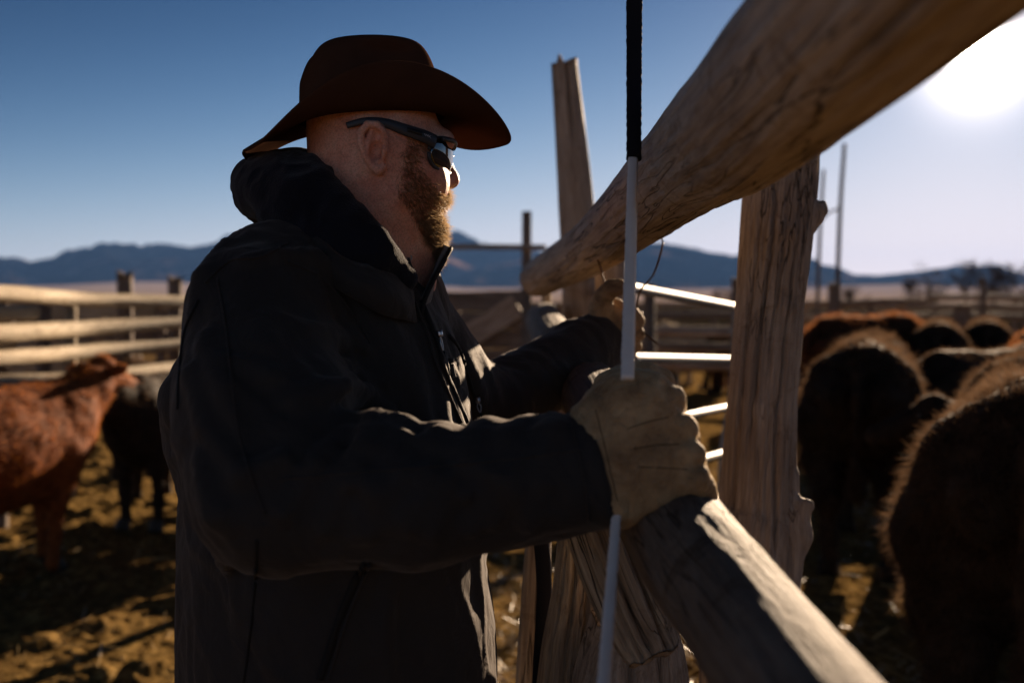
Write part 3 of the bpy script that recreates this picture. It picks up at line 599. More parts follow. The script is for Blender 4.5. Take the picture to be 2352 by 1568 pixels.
def cow_mesh(key,pose,nh,hl,h=.017,hw=.004):
    f,(a,ax,upv)=cow_sdf(pose); V,F=polygonize(f,(-1.05,-.42,-.06),(1.5,.42,1.5),h,1); N=vnormals(V,F)
    V[:,2]=np.maximum(V[:,2],0)
    comb=lambda b: np.stack([np.full(len(b),-.6),b[:,1]*0,np.full(len(b),-.6)],1)
    mask=np.where(V[:,2]>.35,1.,.25)*np.where(V[:,0]>1.2,.3,1)
    HV,HF=hairs(V,F,N,nh,hl,hw,comb,mask,seed=pose.get('seed',1),lift=.38,clump=13)
    me_v=np.vstack([V,HV]); tri=HF+len(V)
    faces=[tuple(x) for x in F.tolist()]+[tuple(x) for x in tri.tolist()]
    me=bpy.data.meshes.new('body'); me.from_pydata(me_v.tolist(),[],faces); me.polygons.foreach_set('use_smooth',np.ones(len(faces),dtype=bool))
    mi=np.concatenate([np.zeros(len(F),np.int32),np.ones(len(tri),np.int32)]); me.polygons.foreach_set('material_index',mi)
    me.materials.append(H_BLACK[0]); me.materials.append(H_BLACK[1])
    if pose.get('white'):
        me.materials.append(H_WHITE[0]); me.materials.append(H_WHITE[1])
        cx=np.concatenate([V[F][:,:,0].mean(1)-.25*np.abs(V[F][:,:,1].mean(1)),HV[HF-0][:,:,0].mean(1)-.25*np.abs(HV[HF][:,:,1].mean(1))]); cz=np.concatenate([V[F][:,:,2].mean(1),HV[HF][:,:,2].mean(1)])
        mi=mi+2*((cx>1.01)&(cz>.5)); me.polygons.foreach_set('material_index',mi.astype(np.int32))
    me.update()
    COWS[key]=(me,(a,ax,upv),pose)
def cow(key,label,u,d,heading,scale,mats,group='cattle in the corral',zoff=0,tagear=False,dx=0):
    me,(a,ax,upv),pose=COWS[key]; loc=P(u,700,d); loc[2]=zoff
    name='calf' if scale<.86 else 'cow'
    root=thing(name,label,name,loc,group,local=True); root.rotation_euler=(0,0,heading); root.scale=(scale,)*3
    o=bpy.data.objects.new('body',me); COL.objects.link(o); o.parent=root
    for k in (0,1):
        if mats is not H_BLACK: o.material_slots[k].link='OBJECT'; o.material_slots[k].material=mats[k]
    st=pose.get('stride',0)
    key2='_hoof'+key
    if key2 not in COWS:
        L=[]
        for s in (-1,1):
            w=st*s; L+=[(.49+w*.8,s*.15),(-.59-w*.8,s*.15)]
        ms=[]
        for hx,hy in L:
            b=MB(); b.add(*tube([(hx-.02,hy,.085),(hx+.01,hy,.004)],[.050,.062],seg=14,ref=(1,0,0),n=3)); ms.append(b)
        COWS[key2]=[bpy.data.meshes.new('hoof') for _ in ms]
        for m_,b in zip(COWS[key2],ms): m_.from_pydata([tuple(v) for v in np.concatenate(b.V)],[],b.F); m_.materials.append(HOOF); m_.update()
        e=[]
        for s in (-1,1):
            bb=bpy.data.meshes.new('eye'); c=a+ax*.09+np.array([0,1,0])*s*.092+upv*.045
            V,F=polygonize(el(c,(.022,.018,.02)),c-.04,c+.04,.007,1); bb.from_pydata(V.tolist(),[],F.tolist()); bb.materials.append(EYE); e.append(bb)
        COWS[key2]+=e
    for m_ in COWS[key2]:
        c=bpy.data.objects.new(m_.name.split('.')[0],m_); COL.objects.link(c); c.parent=root
    if tagear:
        c=a+np.array([0,1,0])*.19+upv*.0-ax*.05; b=MB(); b.box(c+V3(0,0,-.03),(.006,.05,.06)); t=b.build('ear_tag',TAGM); t.parent=root
    return root
cow_mesh('away',dict(head='low',seed=2,lump=.024),34000,.045,hw=.005)
cow_mesh('close',dict(head='low',seed=5,lump=.020),100000,.038,h=.013,hw=.0024)
cow_mesh('up',dict(head='up',seed=8,stride=.16,lump=.012),30000,.028)
cow_mesh('face',dict(head='turn',seed=11,white=1,lump=.016),16000,.028)
AW=math.pi/2
cow('away','black shaggy cow seen from behind with its legs in view, nearest the knotted post',1997,5.7,AW-.40,1.0,H_BLACK)
cow('close','huge dark cow filling the lower right corner with its reddish back',2372,3.05,AW-.47,1.0,H_BLACK)
cow('away','black cow with rim-lit back, just right of the cow seen from behind',2158,10.4,AW-.42,1.0,H_BLACK)
cow('up','black cow with a humped rim-lit back above the huge dark cow',2262,6.5,AW-.95,.92,H_BLACK)
cow('away','black cow farthest back under the right fence rail',2268,11.2,AW-.45,1.0,H_BLACK)
cow('away','dark cow with brown lit back cut by the right edge',2400,7.6,AW-.45,.98,H_BROWN)
cow('away','reddish brown cow peeking out behind the black cow seen from behind',1985,10.2,AW-.95,1.05,H_BROWN)
cow('up','black calf with a red-tagged ear beside the huge dark cow',2545,4.5,math.pi-.15,.74,H_BLACK,tagear=True)
cow('up','rust red shaggy calf walking away past the pale log fence',-25,5.05,AW-.30,.82,H_RED,'calves on the left')
cow('face','black calf with cream face behind the man\'s back, right of the red calf',395,6.6,-AW-.25,.80,H_BLACK,'calves on the left')
cow('up','black calf facing away between the red calf and the cream-faced calf',318,7.7,AW+.5,.8,H_BLACK,'calves on the left')
for k,(u,d,hg,m,lab) in enumerate(((1500,15,.3,H_WHITE,'pale calf farthest left in the pen beyond the gate'),(1555,16,2.8,H_BROWN,'brown calf beyond the steel gate next to the leftmost pale calf'),(1600,15.5,.6,H_BLACK,'black calf in the middle of the pen beyond the steel gate'),(1628,17,3.4,H_WHITE,'pale calf near the knotted post in the pen beyond the gate'),(1670,16,1.2,H_BROWN,'brown calf right against the knotted post beyond the gate'),(1868,14,.5,H_BROWN,'brown calf in the gap right of the knotted post'),(1880,11,4.2,H_WHITE,'pale calf half hidden left of the cow seen from behind'))):
    cow('up' if k%2 else 'away',lab,u,d,hg,.8,m,'far calves in the pens')
print('T cattle',time.time()-T0)
# ------------------------------------------------------------------ straw
sr=np.random.default_rng(3); n=44000
rr=np.exp(sr.uniform(np.log(1.6),np.log(9),n)); aa=np.radians(sr.uniform(-34,34,n)); x=rr*np.sin(aa); y=rr*np.cos(aa)
keep=sr.uniform(0,1,n)<np.where(x>-.1,1.0,.18)*np.clip(.5+.9*vn(np.stack([x*1.2,y*1.2,x*0],1),77),.1,1); x=x[keep];y=y[keep];n=len(x)
z=gheight(x,y)+.006; L=sr.uniform(.03,.13,n); th=sr.uniform(0,np.pi,n); ph=sr.normal(.05,.22,n); wd=sr.uniform(.0015,.0035,n)
d=np.stack([np.cos(th)*np.cos(ph),np.sin(th)*np.cos(ph),np.sin(ph)],1); s_=np.stack([-np.sin(th),np.cos(th),sr.normal(0,.4,n)],1); p=np.stack([x,y,z+np.abs(np.sin(ph))*L*.5],1)
q=np.stack([p-d*L[:,None]/2-s_*wd[:,None],p-d*L[:,None]/2+s_*wd[:,None],p+d*L[:,None]/2+s_*wd[:,None],p+d*L[:,None]/2-s_*wd[:,None]],1).reshape(-1,3)
sm=simple('dry_straw',(.46,.32,.14),.32,.7,nz=8,var=.4).translucent((.5,.34,.14),.25).m
o=mkobj('straw',q,np.arange(n*4).reshape(n,4),sm,None,False); tag(o,'scattered dry straw and hay trampled over the corral dirt','straw',kind='stuff')
# clods on left
# ------------------------------------------------------------------ the man
person_root=None
ya=math.radians(22); pit=math.radians(-5)
hf=V3(math.cos(ya)*math.cos(pit),math.sin(ya)*math.cos(pit),math.sin(pit)); hl=V3(-math.sin(ya),math.cos(ya),0); hu=np.cross(hf,hl)
HR=np.stack([hf,hl,hu],1); HC=P(885,345,1.275)+hl*.073
def HL(x,y,z): return HC+HR@V3(x,y,z)
def inH(fn): return lambda p: fn((p-HC)@HR)
hd=[(el((-.004,0,.045),(.086,.074,.080)),.02),(el((.022,0,.0),(.082,.070,.075)),.03),(el((.045,0,-.048),(.055,.054,.055)),.03),
    (rc((.070,.0,-.095),(.048,0,-.088),.024,.04),.03),(rc((.02,-.055,-.06),(.075,-.02,-.092),.025,.02),.03),(rc((.02,.055,-.06),(.075,.02,-.092),.025,.02),.03),
    (el((.068,-.034,-.028),(.030,.030,.028)),.02),(el((.068,.034,-.028),(.030,.030,.028)),.02),      # cheeks
    (rc((.088,0,.028),(.088,-.04,.030),.016,.014),.018),(rc((.088,0,.028),(.088,.04,.030),.016,.014),.018),  # brow
    (rc((.096,0,.022),(.110,0,-.009),.009,.0125),.012),(el((.1125,0,-.0155),(.0135,.0135,.0120)),.008),
    (el((.101,-.014,-.019),(.012,.009,.009)),.006),(el((.101,.014,-.019),(.012,.009,.009)),.006),
    (el((.105,-.009,-.029),(.006,.0045,.005)),.003,'-'),(el((.105,.009,-.029),(.006,.0045,.005)),.003,'-'),
    (el((.090,0,-.050),(.016,.026,.016)),.012),
    (rc((.097,-.020,-.052),(.1045,0,-.050),.004,.0055),.004),(rc((.097,.020,-.052),(.1045,0,-.050),.004,.0055),.004),
    (rc((.094,-.018,-.0635),(.101,0,-.065),.004,.006),.004),(rc((.094,.018,-.0635),(.101,0,-.065),.004,.006),.004),
    (rc((.109,-.02,-.058),(.109,.02,-.058),.0035,.0035),.003,'-'),
    (el((.082,-.034,.012),(.016,.018,.013)),.008,'-'),(el((.082,.034,.012),(.016,.018,.013)),.008,'-'),
    (el((.076,-.033,.010),(.013,.014,.011)),.003),(el((.076,.033,.010),(.013,.014,.011)),.003)]
neckb=(P(815,650,1.37)-HC)@HR
hd+=[(rc((-.008,0,-.02),tuple(neckb),.070,.080),.035),(rc((-.055,0,-.075),(-.062,0,-.10),.030,.030),.02),(rc((.03,0,-.09),tuple(neckb+V3(.035,0,0)),.05,.06),.04)]
def ear(s):
    er=math.radians(30); ox=V3(math.cos(er),s*math.sin(er),0); oz=V3(-.16,0,1); oz/=np.linalg.norm(oz); oy=np.cross(oz,ox)*-1
    if oy[1]*s<0: oy=-oy
    c=V3(-.010,s*.0745,.0)+oy*.006
    E=lambda a,b,o=0.: c+ox*a*.86+oz*(b*.84)+oy*o
    hel=[E(.010,.010,.004),E(.013,.024,.007),E(.006,.034,.008),E(-.008,.034,.010),E(-.018,.022,.012),E(-.020,.004,.012),E(-.015,-.014,.011),E(-.008,-.026,.008),E(.002,-.034,.005),E(.009,-.028,.002)]
    out=[(el(E(-.003,.002,.002),(.018,.006,.032),np.stack([ox,oy,oz],1)),.006),(chain(hel,[.004,.0045,.005,.005,.0048,.0045,.0042,.0045,.0062,.004]),.003),
         (chain([E(-.004,.022,.006),E(-.010,.008,.008),E(-.008,-.010,.008),E(.003,-.018,.006)],[.003,.0038,.0038,.003]),.003),
         (el(E(.001,-.004,.007),(.0085,.009,.0125),np.stack([ox,oy,oz],1)),.003,'-'),(el(E(.004,.018,.009),(.006,.006,.006),np.stack([ox,oy,oz],1)),.003,'-'),
         (rc(E(.012,-.002,.004),E(.011,-.009,.004),.0042,.0036),.003),(el(E(.0065,-.007,.002),(.0030,.008,.0075),np.stack([ox,oy,oz],1)),.001,'-')]
    return out
hd+=ear(-1)+ear(1)
headf=inH(uni(hd))
torso_stub=rc(P(815,640,1.37),P(770,1100,1.37),.10,.13)
bodyf=lambda p: smin(headf(p),torso_stub(p),.05)
BV,BF=polygonize(bodyf,HC+V3(-.22,-.17,-.52),HC+V3(.22,.17,.17),.0026,2)
body=mkobj('person',BV,BF,SKIN); tag(body,'bearded man in brown cowboy hat, sunglasses and black jacket holding a white stick','person')
person=body; person['_local']=0
def pchild(o): o.parent=person; return o
BN=vnormals(BV,BF); bl=(BV-HC)@HR
print('T head',time.time()-T0, len(BV))
# beard masks in head space
X,Y,Z=bl[:,0],np.abs(bl[:,1]),bl[:,2]
def sstep(a,b,x): t=np.clip((x-a)/(b-a),0,1); return t*t*(3-2*t)
edge=.006*fbm(bl*60,2,3)
side=sstep(.020,.030,X+edge)*sstep(.030,.012,Z+edge)*sstep(.052,.044,X+edge-np.clip(-Z-.012,0,1)*.9)   # sideburn strip widening down
jaw=sstep(-.018,-.030,Z+edge-np.clip(.05-X,0,1)*.0)*sstep(.014,.030,X+edge+np.clip(-Z-.08,0,1)*-.3)
cheekcut=sstep(.0,.008,(-.020-.45*(X-.045))-Z+edge)
jawm=jaw*cheekcut*sstep(-.135,-.118,Z)
sidem=np.maximum(side,0)*sstep(-.14,-.1,Z)
must=sstep(.080,.086,X)*sstep(.034,.026,Y)*sstep(-.029,-.034,Z)*sstep(-.053,-.047,Z)
soul=sstep(.084,.089,X)*(Z<-.073)
lips=(X>.092)*(Y<.022)*(Z<-.0485)*(Z>-.070)
bmask=np.clip(np.maximum.reduce([sidem*.8,jawm,must,soul*1.0]),0,1)*(1-lips); bmask*= (np.abs(bl[:,1])>-1)
bmask*= (1-((X<.012)|(Z<-.135)))*sstep(-.004,.004,Z+.046+(X-.01)*1.0+edge)
comb=lambda b: (HR@V3(.40,0,-1))[None].repeat(len(b),0)
hv,hfc=hairs(BV,BF,BN,17000,.0115,.00080,comb,bmask,seg=4,curl=.28,seed=4,lift=.42,jit=.28)
chin=bmask*sstep(.045,.075,X)*sstep(-.06,-.085,Z)
hv2,hf2=hairs(BV,BF,BN,10000,.0165,.00075,comb,chin,seg=4,curl=.25,seed=9,lift=.45,jit=.24)
pchild(mkobj('beard',np.vstack([hv,hv2]),np.vstack([hfc,hf2+len(hv)]),BEARD))
hv,hfc=hairs(BV,BF,BN,2600,.015,.0004,lambda b:(HR@V3(.45,0,-.8))[None].repeat(len(b),0),must,seg=3,curl=.18,seed=14,lift=.5)
pchild(mkobj('moustache',hv,hfc,BEARD))
stub=sstep(.02,.0,X)*sstep(.03,.05,Z+.06)*(X>-.12)*(1-sstep(.0,.02,X))*(Z>-.005)
hv,hfc=hairs(BV,BF,BN,2500,.003,.0003,comb,np.clip(stub,0,1)*(np.abs(bl[:,1])>.03)*(Z<.08),seed=15,lift=.6); pchild(mkobj('cropped_hair',hv,hfc,BEARD))
# lips as a coloured slot on the body
person.data.materials.append(LIP); lm_=lips[BF].mean(1)>.5; mi=np.zeros(len(BF),np.int32); mi[lm_]=1; person.data.polygons.foreach_set('material_index',mi)
# ---- sunglasses
sgr=bpy.data.objects.new('sunglasses',None); COL.objects.link(sgr); sgr.parent=person
def gl(o): o.parent=sgr; return o
CX=.016
def lensgrid(s,r0,n=18,m=12,k=1.0):
    V=[]
    for i in range(n+1):
        for j in range(m+1):
            a=-1+2*i/n; b=-1+2*j/m
            x=a*math.sqrt(1-b*b/2); y=b*math.sqrt(1-a*a/2)
            x,y=np.sign(x)*abs(x)**.8,np.sign(y)*abs(y)**.85
            phi=math.radians(33+29*x*k); z=.006+(.0205*k)*y-.003*x*(y<0); rr=r0-(.004 if y<0 else .002)*y*y
            V.append((CX+rr*math.cos(phi)*1.0,s*rr*math.sin(phi)*.86,z+.003))
    F=[((i*(m+1)+j),((i+1)*(m+1)+j),((i+1)*(m+1)+j+1),(i*(m+1)+j+1)) for i in range(n) for j in range(m)]
    return np.array(V),F
def solid(V,F,th,n,m):
    V=np.array(V); N=vnormals(V,np.array(F)); k=len(V); V2=np.vstack([V,V-N*th]); F2=[f for f in F]+[tuple(x+k for x in f[::-1]) for f in F]
    bd=[i*(m+1) for i in range(n+1)]+[n*(m+1)+j for j in range(1,m+1)]+[i*(m+1)+m for i in range(n-1,-1,-1)]+[j for j in range(m-1,0,-1)]
    for a,b in zip(bd,bd[1:]+bd[:1]): F2.append((b,a,a+k,b+k))
    return V2,F2
RG=.094
for s in (-1,1):
    V,F=lensgrid(s,RG); V,F=solid(V,F,.002*-s if s<0 else .002,18,12); gl(mkobj('lens',V@HR.T+HC,F,LENS))
    b=[]
    for t in np.linspace(0,2*np.pi,41):
        x,y=math.cos(t),math.sin(t); x,y=np.sign(x)*abs(x)**.75,np.sign(y)*abs(y)**.8
        phi=math.radians(33+30.5*x); b.append(((CX+(RG+.0005-.003*y*y)*math.cos(phi)),s*(RG+.0005-.003*y*y)*math.sin(phi)*.86,.009+.022*y-.003*x*(y<0)))
    V,F=tube(b,.0024,n=82,seg=8,ref=(1,0,.01)); gl(mkobj('frame_rim',V@HR.T+HC,F,GLASSF))
    # temple arm: deep flat bar
    q=[(CX+.098*math.cos(math.radians(60)),s*.0735,.020),(.050,s*.0795,.0235),(.020,s*.0805,.0285),(-.005,s*.0795,.033),(-.030,s*.0775,.032),(-.052,s*.0715,.024)]
    V,F=tube(q,[.0095,.0085,.0075,.0060,.0045,.0040],n=40,seg=14,ref=(0,0,1),flat=.32); gl(mkobj('temple_arm',V@HR.T+HC,F,GLASSF))
    if s<0:
        V,F=tube([(.024,s*.0838,.0285),(.034,s*.0838,.0275),(.044,s*.0835,.026)],.0028,n=8,seg=8,flat=.3); gl(mkobj('rubber_inlay',V@HR.T+HC,F,BLACKP))
        lg=MB()   # small silver emblem strokes
        def lp(a,b): return (.047+a*.001,s*.0832-.0006,.0245+b*.001-a*.00022)
        for st in ([(0,2.2),(1.6,0),(3,2.0),(4.2,0),(5.2,2.4)],[(5.4,2.2),(9,-.8)],[(8.6,2.6),(5.6,-.6)]): lg.add(*tube([lp(*z) for z in st],.00032,n=len(st)*3,seg=5))
        V=np.concatenate(lg.V); gl(mkobj('emblem',V@HR.T+HC,lg.F,LOGO))
V,F=tube([(CX+.093,-.008,.016),(CX+.0965,0,.018),(CX+.093,.008,.016)],.0035,n=12,seg=8); gl(mkobj('bridge',V@HR.T+HC,F,GLASSF))
V,F=tube([(CX+.06,-.072,.026),(CX+.078,-.055,.029),(CX+.091,-.03,.030),(CX+.0975,0,.028),(CX+.091,.03,.030),(CX+.078,.055,.029)],.0035,n=30,seg=8,flat=.8); gl(mkobj('brow_bar',V@HR.T+HC,F,GLASSF))
# ---- hat
hat=bpy.data.objects.new('hat',None); COL.objects.link(hat); hat.parent=person
hy=math.radians(21); hp=math.radians(4.5)
qf=V3(math.cos(hy)*math.cos(hp),math.sin(hy)*math.cos(hp),math.sin(hp)); ql=V3(-math.sin(hy),math.cos(hy),0); qu=np.cross(qf,ql); QR=np.stack([qf,ql,qu],1); QC=P(856,276,1.345)
nth=160
th_=np.linspace(0,2*np.pi,nth,endpoint=False); prof=[]
def brimpt(t,th):
    c,s=np.cos(th),np.sin(th); a0,b0=.098,.083; A1,B1=np.where(c>0,.190,.174),.148
    side=np.where(s<0,np.abs(s)**np.where(c<0,2.35,2.3),np.abs(s)**4.5); fr=(1-side)*np.where(c>0,1.0,1.2*(1-.22*np.exp(-(s/.32)**2)))
    x=(a0+(A1-a0)*t)*np.sign(c)*np.abs(c)**.96; yy=(b0+(B1-b0)*(t-.16*t**3))*s
    z=.046*side*t**1.8-(.038*fr)*t**1.2-.004*np.sin(np.pi*t)*side
    z=z+.002*np.sin(3*th+1)*t
    return np.stack([x,yy,z],-1)
rows=[]
NT=16
for k in range(NT+1): rows.append(brimpt(k/NT,th_)+V3(0,0,.0018))
e=brimpt(1.0,th_); rows.append(brimpt(1.012,th_))
for k in range(NT,-1,-1): rows.append(brimpt(k/NT,th_)-V3(0,0,.0018))
def ringmesh(rows,closed=False):
    n=len(rows); m=len(rows[0]); V=np.vstack(rows); i,j=np.meshgrid(np.arange(n-1+closed),np.arange(m),indexing='ij'); j2=(j+1)%m; i2=(i+1)%n
    return V,np.stack([i*m+j,i2*m+j,i2*m+j2,i*m+j2],-1).reshape(-1,4)
V,F=ringmesh(rows); o=mkobj('brim',V@QR.T+QC,F,FELT); o.parent=hat
rows=[];Hc=.103
for k in range(46):
    t=k/45*.999; ph=t*np.pi/2
    r=np.cos(ph)**.19; z=Hc*np.sin(ph)**.88
    c,s=np.cos(th_),np.sin(th_)
    taper=1-.05*min(1,z/Hc)
    x=.0975*r*taper*c; y=.0825*r*(taper-.05*z/Hc)*s; zz=np.full(nth,z)-.001
    top=sstep(.45,1.0,np.full(nth,z/Hc))
    zz=zz-.026*top*np.exp(-(y/.020)**2)*(1-.35*np.clip(x/.08,-1,1))   # centre crease
    dent=np.exp(-((x-.018)/.045)**2)*sstep(.40,.68,np.full(nth,z/Hc))*sstep(1.0,.78,np.full(nth,z/Hc)); y=y*(1-.27*dent); zz=zz-.003*dent
    zz=zz+.004*np.clip(-x/.1,-1,1)*top*0
    rows.append(np.stack([x,y,zz],-1))
V,F=ringmesh(rows); o=mkobj('crown',V@QR.T+QC,F,FELT); o.parent=hat
rows=[]
for z,rr in ((-.0,1.012),(.004,1.03),(.010,1.032),(.0155,1.03),(.018,1.008)): rows.append(np.stack([.0975*rr*np.cos(th_),.0825*rr*np.sin(th_),np.full(nth,z)],-1))
V,F=ringmesh(rows); o=mkobj('hat_band',V@QR.T+QC,F,BANDM); o.parent=hat
print('T hat',time.time()-T0)
# ---- jacket
b_=math.radians(9); tf=V3(math.cos(b_),math.sin(b_),0); tl=V3(-math.sin(b_),math.cos(b_),0); TR=np.stack([tf,tl,V3(0,0,1)],1)
J=[(el(P(745,900,1.36),(.178,.205,.22),TR),.05),(rc(P(605,710,1.19),P(860,710,1.48),.078,.085),.07),(rc(P(790,640,1.36),P(640,665,1.24),.060,.075),.06),(rc(P(790,640,1.36),P(880,680,1.46),.060,.075),.06),
   (el(P(768,1230,1.37),(.205,.225,.34),TR),.06),(el(P(785,1660,1.37),(.212,.23,.38),TR),.06),
   (rc(P(437,920,1.30),P(450,1000,1.33),.030,.03),.06)]
Jarm=[(rc(P(600,722,1.17),P(595,950,1.08),.086,.080),.05),(rc(P(595,950,1.08),P(625,1130,1.02),.080,.074),.05),
      (rc(P(620,1140,1.02),P(960,1152,1.0),.072,.062),.03),(rc(P(960,1152,1.0),P(1378,1080,1.0),.062,.0575),.02)]
JL=[(rc(P(870,720,1.5),P(1095,955,1.68),.095,.072),.06),(rc(P(1095,955,1.68),P(1370,792,1.93),.070,.058),.04)]
base=uni(J); arm=uni(Jarm); larm=uni(JL)
cN1=V3(.96,.0,.27); cN1/=np.linalg.norm(cN1); cP1=P(1376,1052,1.0)
cN2=V3(.62,.30,.62); cN2/=np.linalg.norm(cN2); cP2=P(1398,762,1.94)
def jf0(p):
    a_=smax(arm(p),(p-cP1)@cN1,.006); l_=smax(larm(p),(p-cP2)@cN2,.006)
    return smin(smin(base(p),l_,.03),a_,.010)
folds=[]
def fold(pts,r=.016,sink=.008,d0=.5,k=.022,f=None):
    q=[]
    for (u,v) in pts:
        x=trace(f or jf0,u,v,d0)
        if x is not None:
            dv=x-CP; q.append(x+dv/np.linalg.norm(dv)*sink)
    if len(q)>1: folds.append((chain(q,[r*.55]+[r]*(len(q)-2)+[r*.5]),k))
for pts in ([(560,600),(640,585),(720,600),(790,650)],[(700,760),(790,780),(850,800)],[(620,870),(740,865),(860,900)],[(640,985),(720,930),(820,915),(880,935)],[(660,1180),(720,1070),(800,1000),(900,975)],[(745,1215),(800,1090),(880,1010),(980,985)],[(860,1220),(920,1090),(1000,1010),(1060,992)],[(990,1225),(1030,1110),(1080,1030),(1110,985)],[(1090,1215),(1140,1100),(1170,1010),(1200,975)],[(1200,1200),(1235,1100),(1255,1000),(1268,968)],[(470,780),(520,900),(560,1010)],[(440,860),(480,980),(560,1090)],[(460,1060),(500,1180),(520,1300)],[(900,1320),(880,1440),(890,1560)],[(520,560),(470,640),(450,720)],[(720,840),(800,850),(870,875)],[(560,1090),(650,1050),(740,960)],[(1130,1210),(1170,1110),(1190,1040)],[(820,1230),(860,1120),(930,1020)],[(940,1200),(985,1090),(1030,1020)]):
    fold(pts,.012,.0008,k=.012)
for u,v,rr_ in ((862,950,.017),(920,972,.021),(1022,992,.021),(1124,980,.021),(1232,972,.019),(1300,962,.013)): # crumpled folds along the sleeve top
    folds.append((chain([P(u+10,v+34,1.05),P(u,v+36,1.0),P(u-22,v+84,.962),P(u-52,v+160,.938)],[rr_*.8,rr_,rr_*.72,rr_*.35]),.011))
for u,v in ((560,980),(600,1060)): folds.append((chain([P(u,v,1.02),P(u+110,v-60,1.0),P(u+230,v-95,1.03)],[.006,.014,.010]),.014))
for u,v,d in ((1178,862,1.75),(1255,800,1.83),(1310,755,1.9)): 
    folds.append((el(P(u,v+18,d),(.022,.03,.022)),.025))
# chest vertical folds
for pts in ([(945,700),(990,830),(1010,960)],[(880,740),(935,850),(965,960)],[(1060,820),(1095,900),(1110,980)],[(830,700),(880,780),(900,860)]): fold(pts,.012,.006,d0=.7,k=.02)
FOLD=folds
def dist_fold(p,d):
    for f,k in FOLD: d=smin(d,f(p),k)
    return d
def jf(p):
    d=dist_fold(p,jf0(p))
    q=p@np.array([[.8,.3,.2],[-.2,1,.1],[.3,.1,.55]])
    n_=fbm(q*9,3,6); n2=fbm(q*22+n_[:,None]*1.5,2,16)
    return d-.006*n_-.0036*(1-np.abs(n2)*2.5)
hollow=rc(P(830,600,1.36),P(815,540,1.36),.082,.085)   # neck opening
jf2=lambda p: smax(jf(p),-hollow(p),.01)
lo=V3(-.72,.80,.62); hi=V3(.36,2.10,1.66)
t1=time.time(); JV,JF=polygonize(jf2,lo,hi,.0065,2)
jacket=pchild(mkobj('jacket',JV,JF,JACKET)); bvh=BVHTree.FromPolygons(JV.tolist(),JF.tolist())
print('T jacket',time.time()-T0,len(JV))
def onj(u,v,off=.001,bv=None):
    dr=Vector(P(u,v,1)-CP).normalized(); h=(bv or bvh).ray_cast(Vector(CP),dr)
    if h[0] is None: return None,None
    n=h[1]; n=-n if n.dot(dr)>0 else n
    return np.array(h[0]+n*off),np.array(n)
def seam(name,pts,r,mat,off=.0,n=None,parent=None,flat=1.0):
    c=catmull(np.array([(a,b,0) for a,b in pts]),n or len(pts)*8); q=[onj(x[0],x[1],off)[0] for x in c]; q=[x for x in q if x is not None]
    if len(q)<3: return None
    o=mkobj(name,*tube(q,r,n=len(q)*2,seg=8,flat=flat),mat); o.parent=parent or jacket; return o
seam('shoulder_seam',[(660,560),(600,590),(530,600),(470,650)],.0016,JACKET,.0006)
seam('sleeve_seam',[(455,690),(425,760),(412,860),(408,940)],.0018,ZIPT,.0004)
seam('sleeve_back_seam',[(500,640),(520,760),(535,900),(560,1040),(610,1180)],.0014,JACKET,.0006)
seam('cuff_seam',[(1306,950),(1330,1040),(1345,1120),(1352,1196)],.0013,JACKET,.0006)
seam('sleeve_seam',[(640,1100),(800,1085),(1000,1070),(1200,1050),(1340,1030)],.0012,JACKET,.0004)
seam('yoke_seam',[(660,600),(740,640),(810,720),(850,790)],.0014,JACKET,.0006)
seam('side_seam',[(590,1240),(585,1350),(575,1450),(560,1566)],.0018,ZIPT,.0004)
seam('pocket_zip',[(835,1290),(800,1370),(770,1450),(735,1560)],.0045,ZIPT,.0008,flat=.4)
seam('pocket_welt',[(850,1292),(816,1372),(786,1452),(752,1562)],.002,JACKET,.001)
zp=[(966,690),(985,740),(1003,790),(1018,840),(1038,890),(1060,940),(1072,968)]
seam('front_zip',zp,.004,ZIPT,.001,flat=.6)
seam('zip_flap_edge',[(x-14,y+4) for x,y in zp],.0022,JACKET,.0015)
seam('chest_pocket_zip',[(1030,770),(1052,800),(1070,850),(1085,895),(1096,930)],.0028,ZIPT,.001)
seam('front_zip_lower',[(1142,1275),(1146,1340),(1150,1420),(1160,1560)],.004,ZIPT,.001,flat=.6)
seam('stitched_edge',[(1132,1278),(1136,1340),(1139,1420),(1148,1560)],.0016,JACKET,.001)
def puller(u,v,ln=.020,tilt=.2):
    p,n=onj(u,v,.004)
    if p is None: return
    b=MB(); dn=V3(tilt,0,-1); dn/=np.linalg.norm(dn); sdd=np.cross(dn,n); sdd/=np.linalg.norm(sdd)
    b.add(*tube([p-dn*.006,p+dn*.002],.0042,n=4,seg=10)); 
    b.add(*tube([p,p+dn*ln*.5+sdd*.003,p+dn*ln,p+dn*ln*.5-sdd*.003,p],.0009,n=24,seg=6))
    o=b.build('zip_puller',METAL,None,True); o.parent=jacket
    o=mkobj('pull_cord',*tube([p+dn*ln,p+dn*(ln+.02)+n*.002,p+dn*(ln+.034)],.0022,n=8),BLACKP); o.parent=jacket
puller(1004,772); puller(1096,918,.018)
p,n_=onj(1030,842,.002)
if p is not None:
    o=tubeobj('cord_tab',[p+V3(0,0,.012),p,p-V3(-.003,0,.014)],.006,FLEECE,None,flat=.5); o.parent=jacket
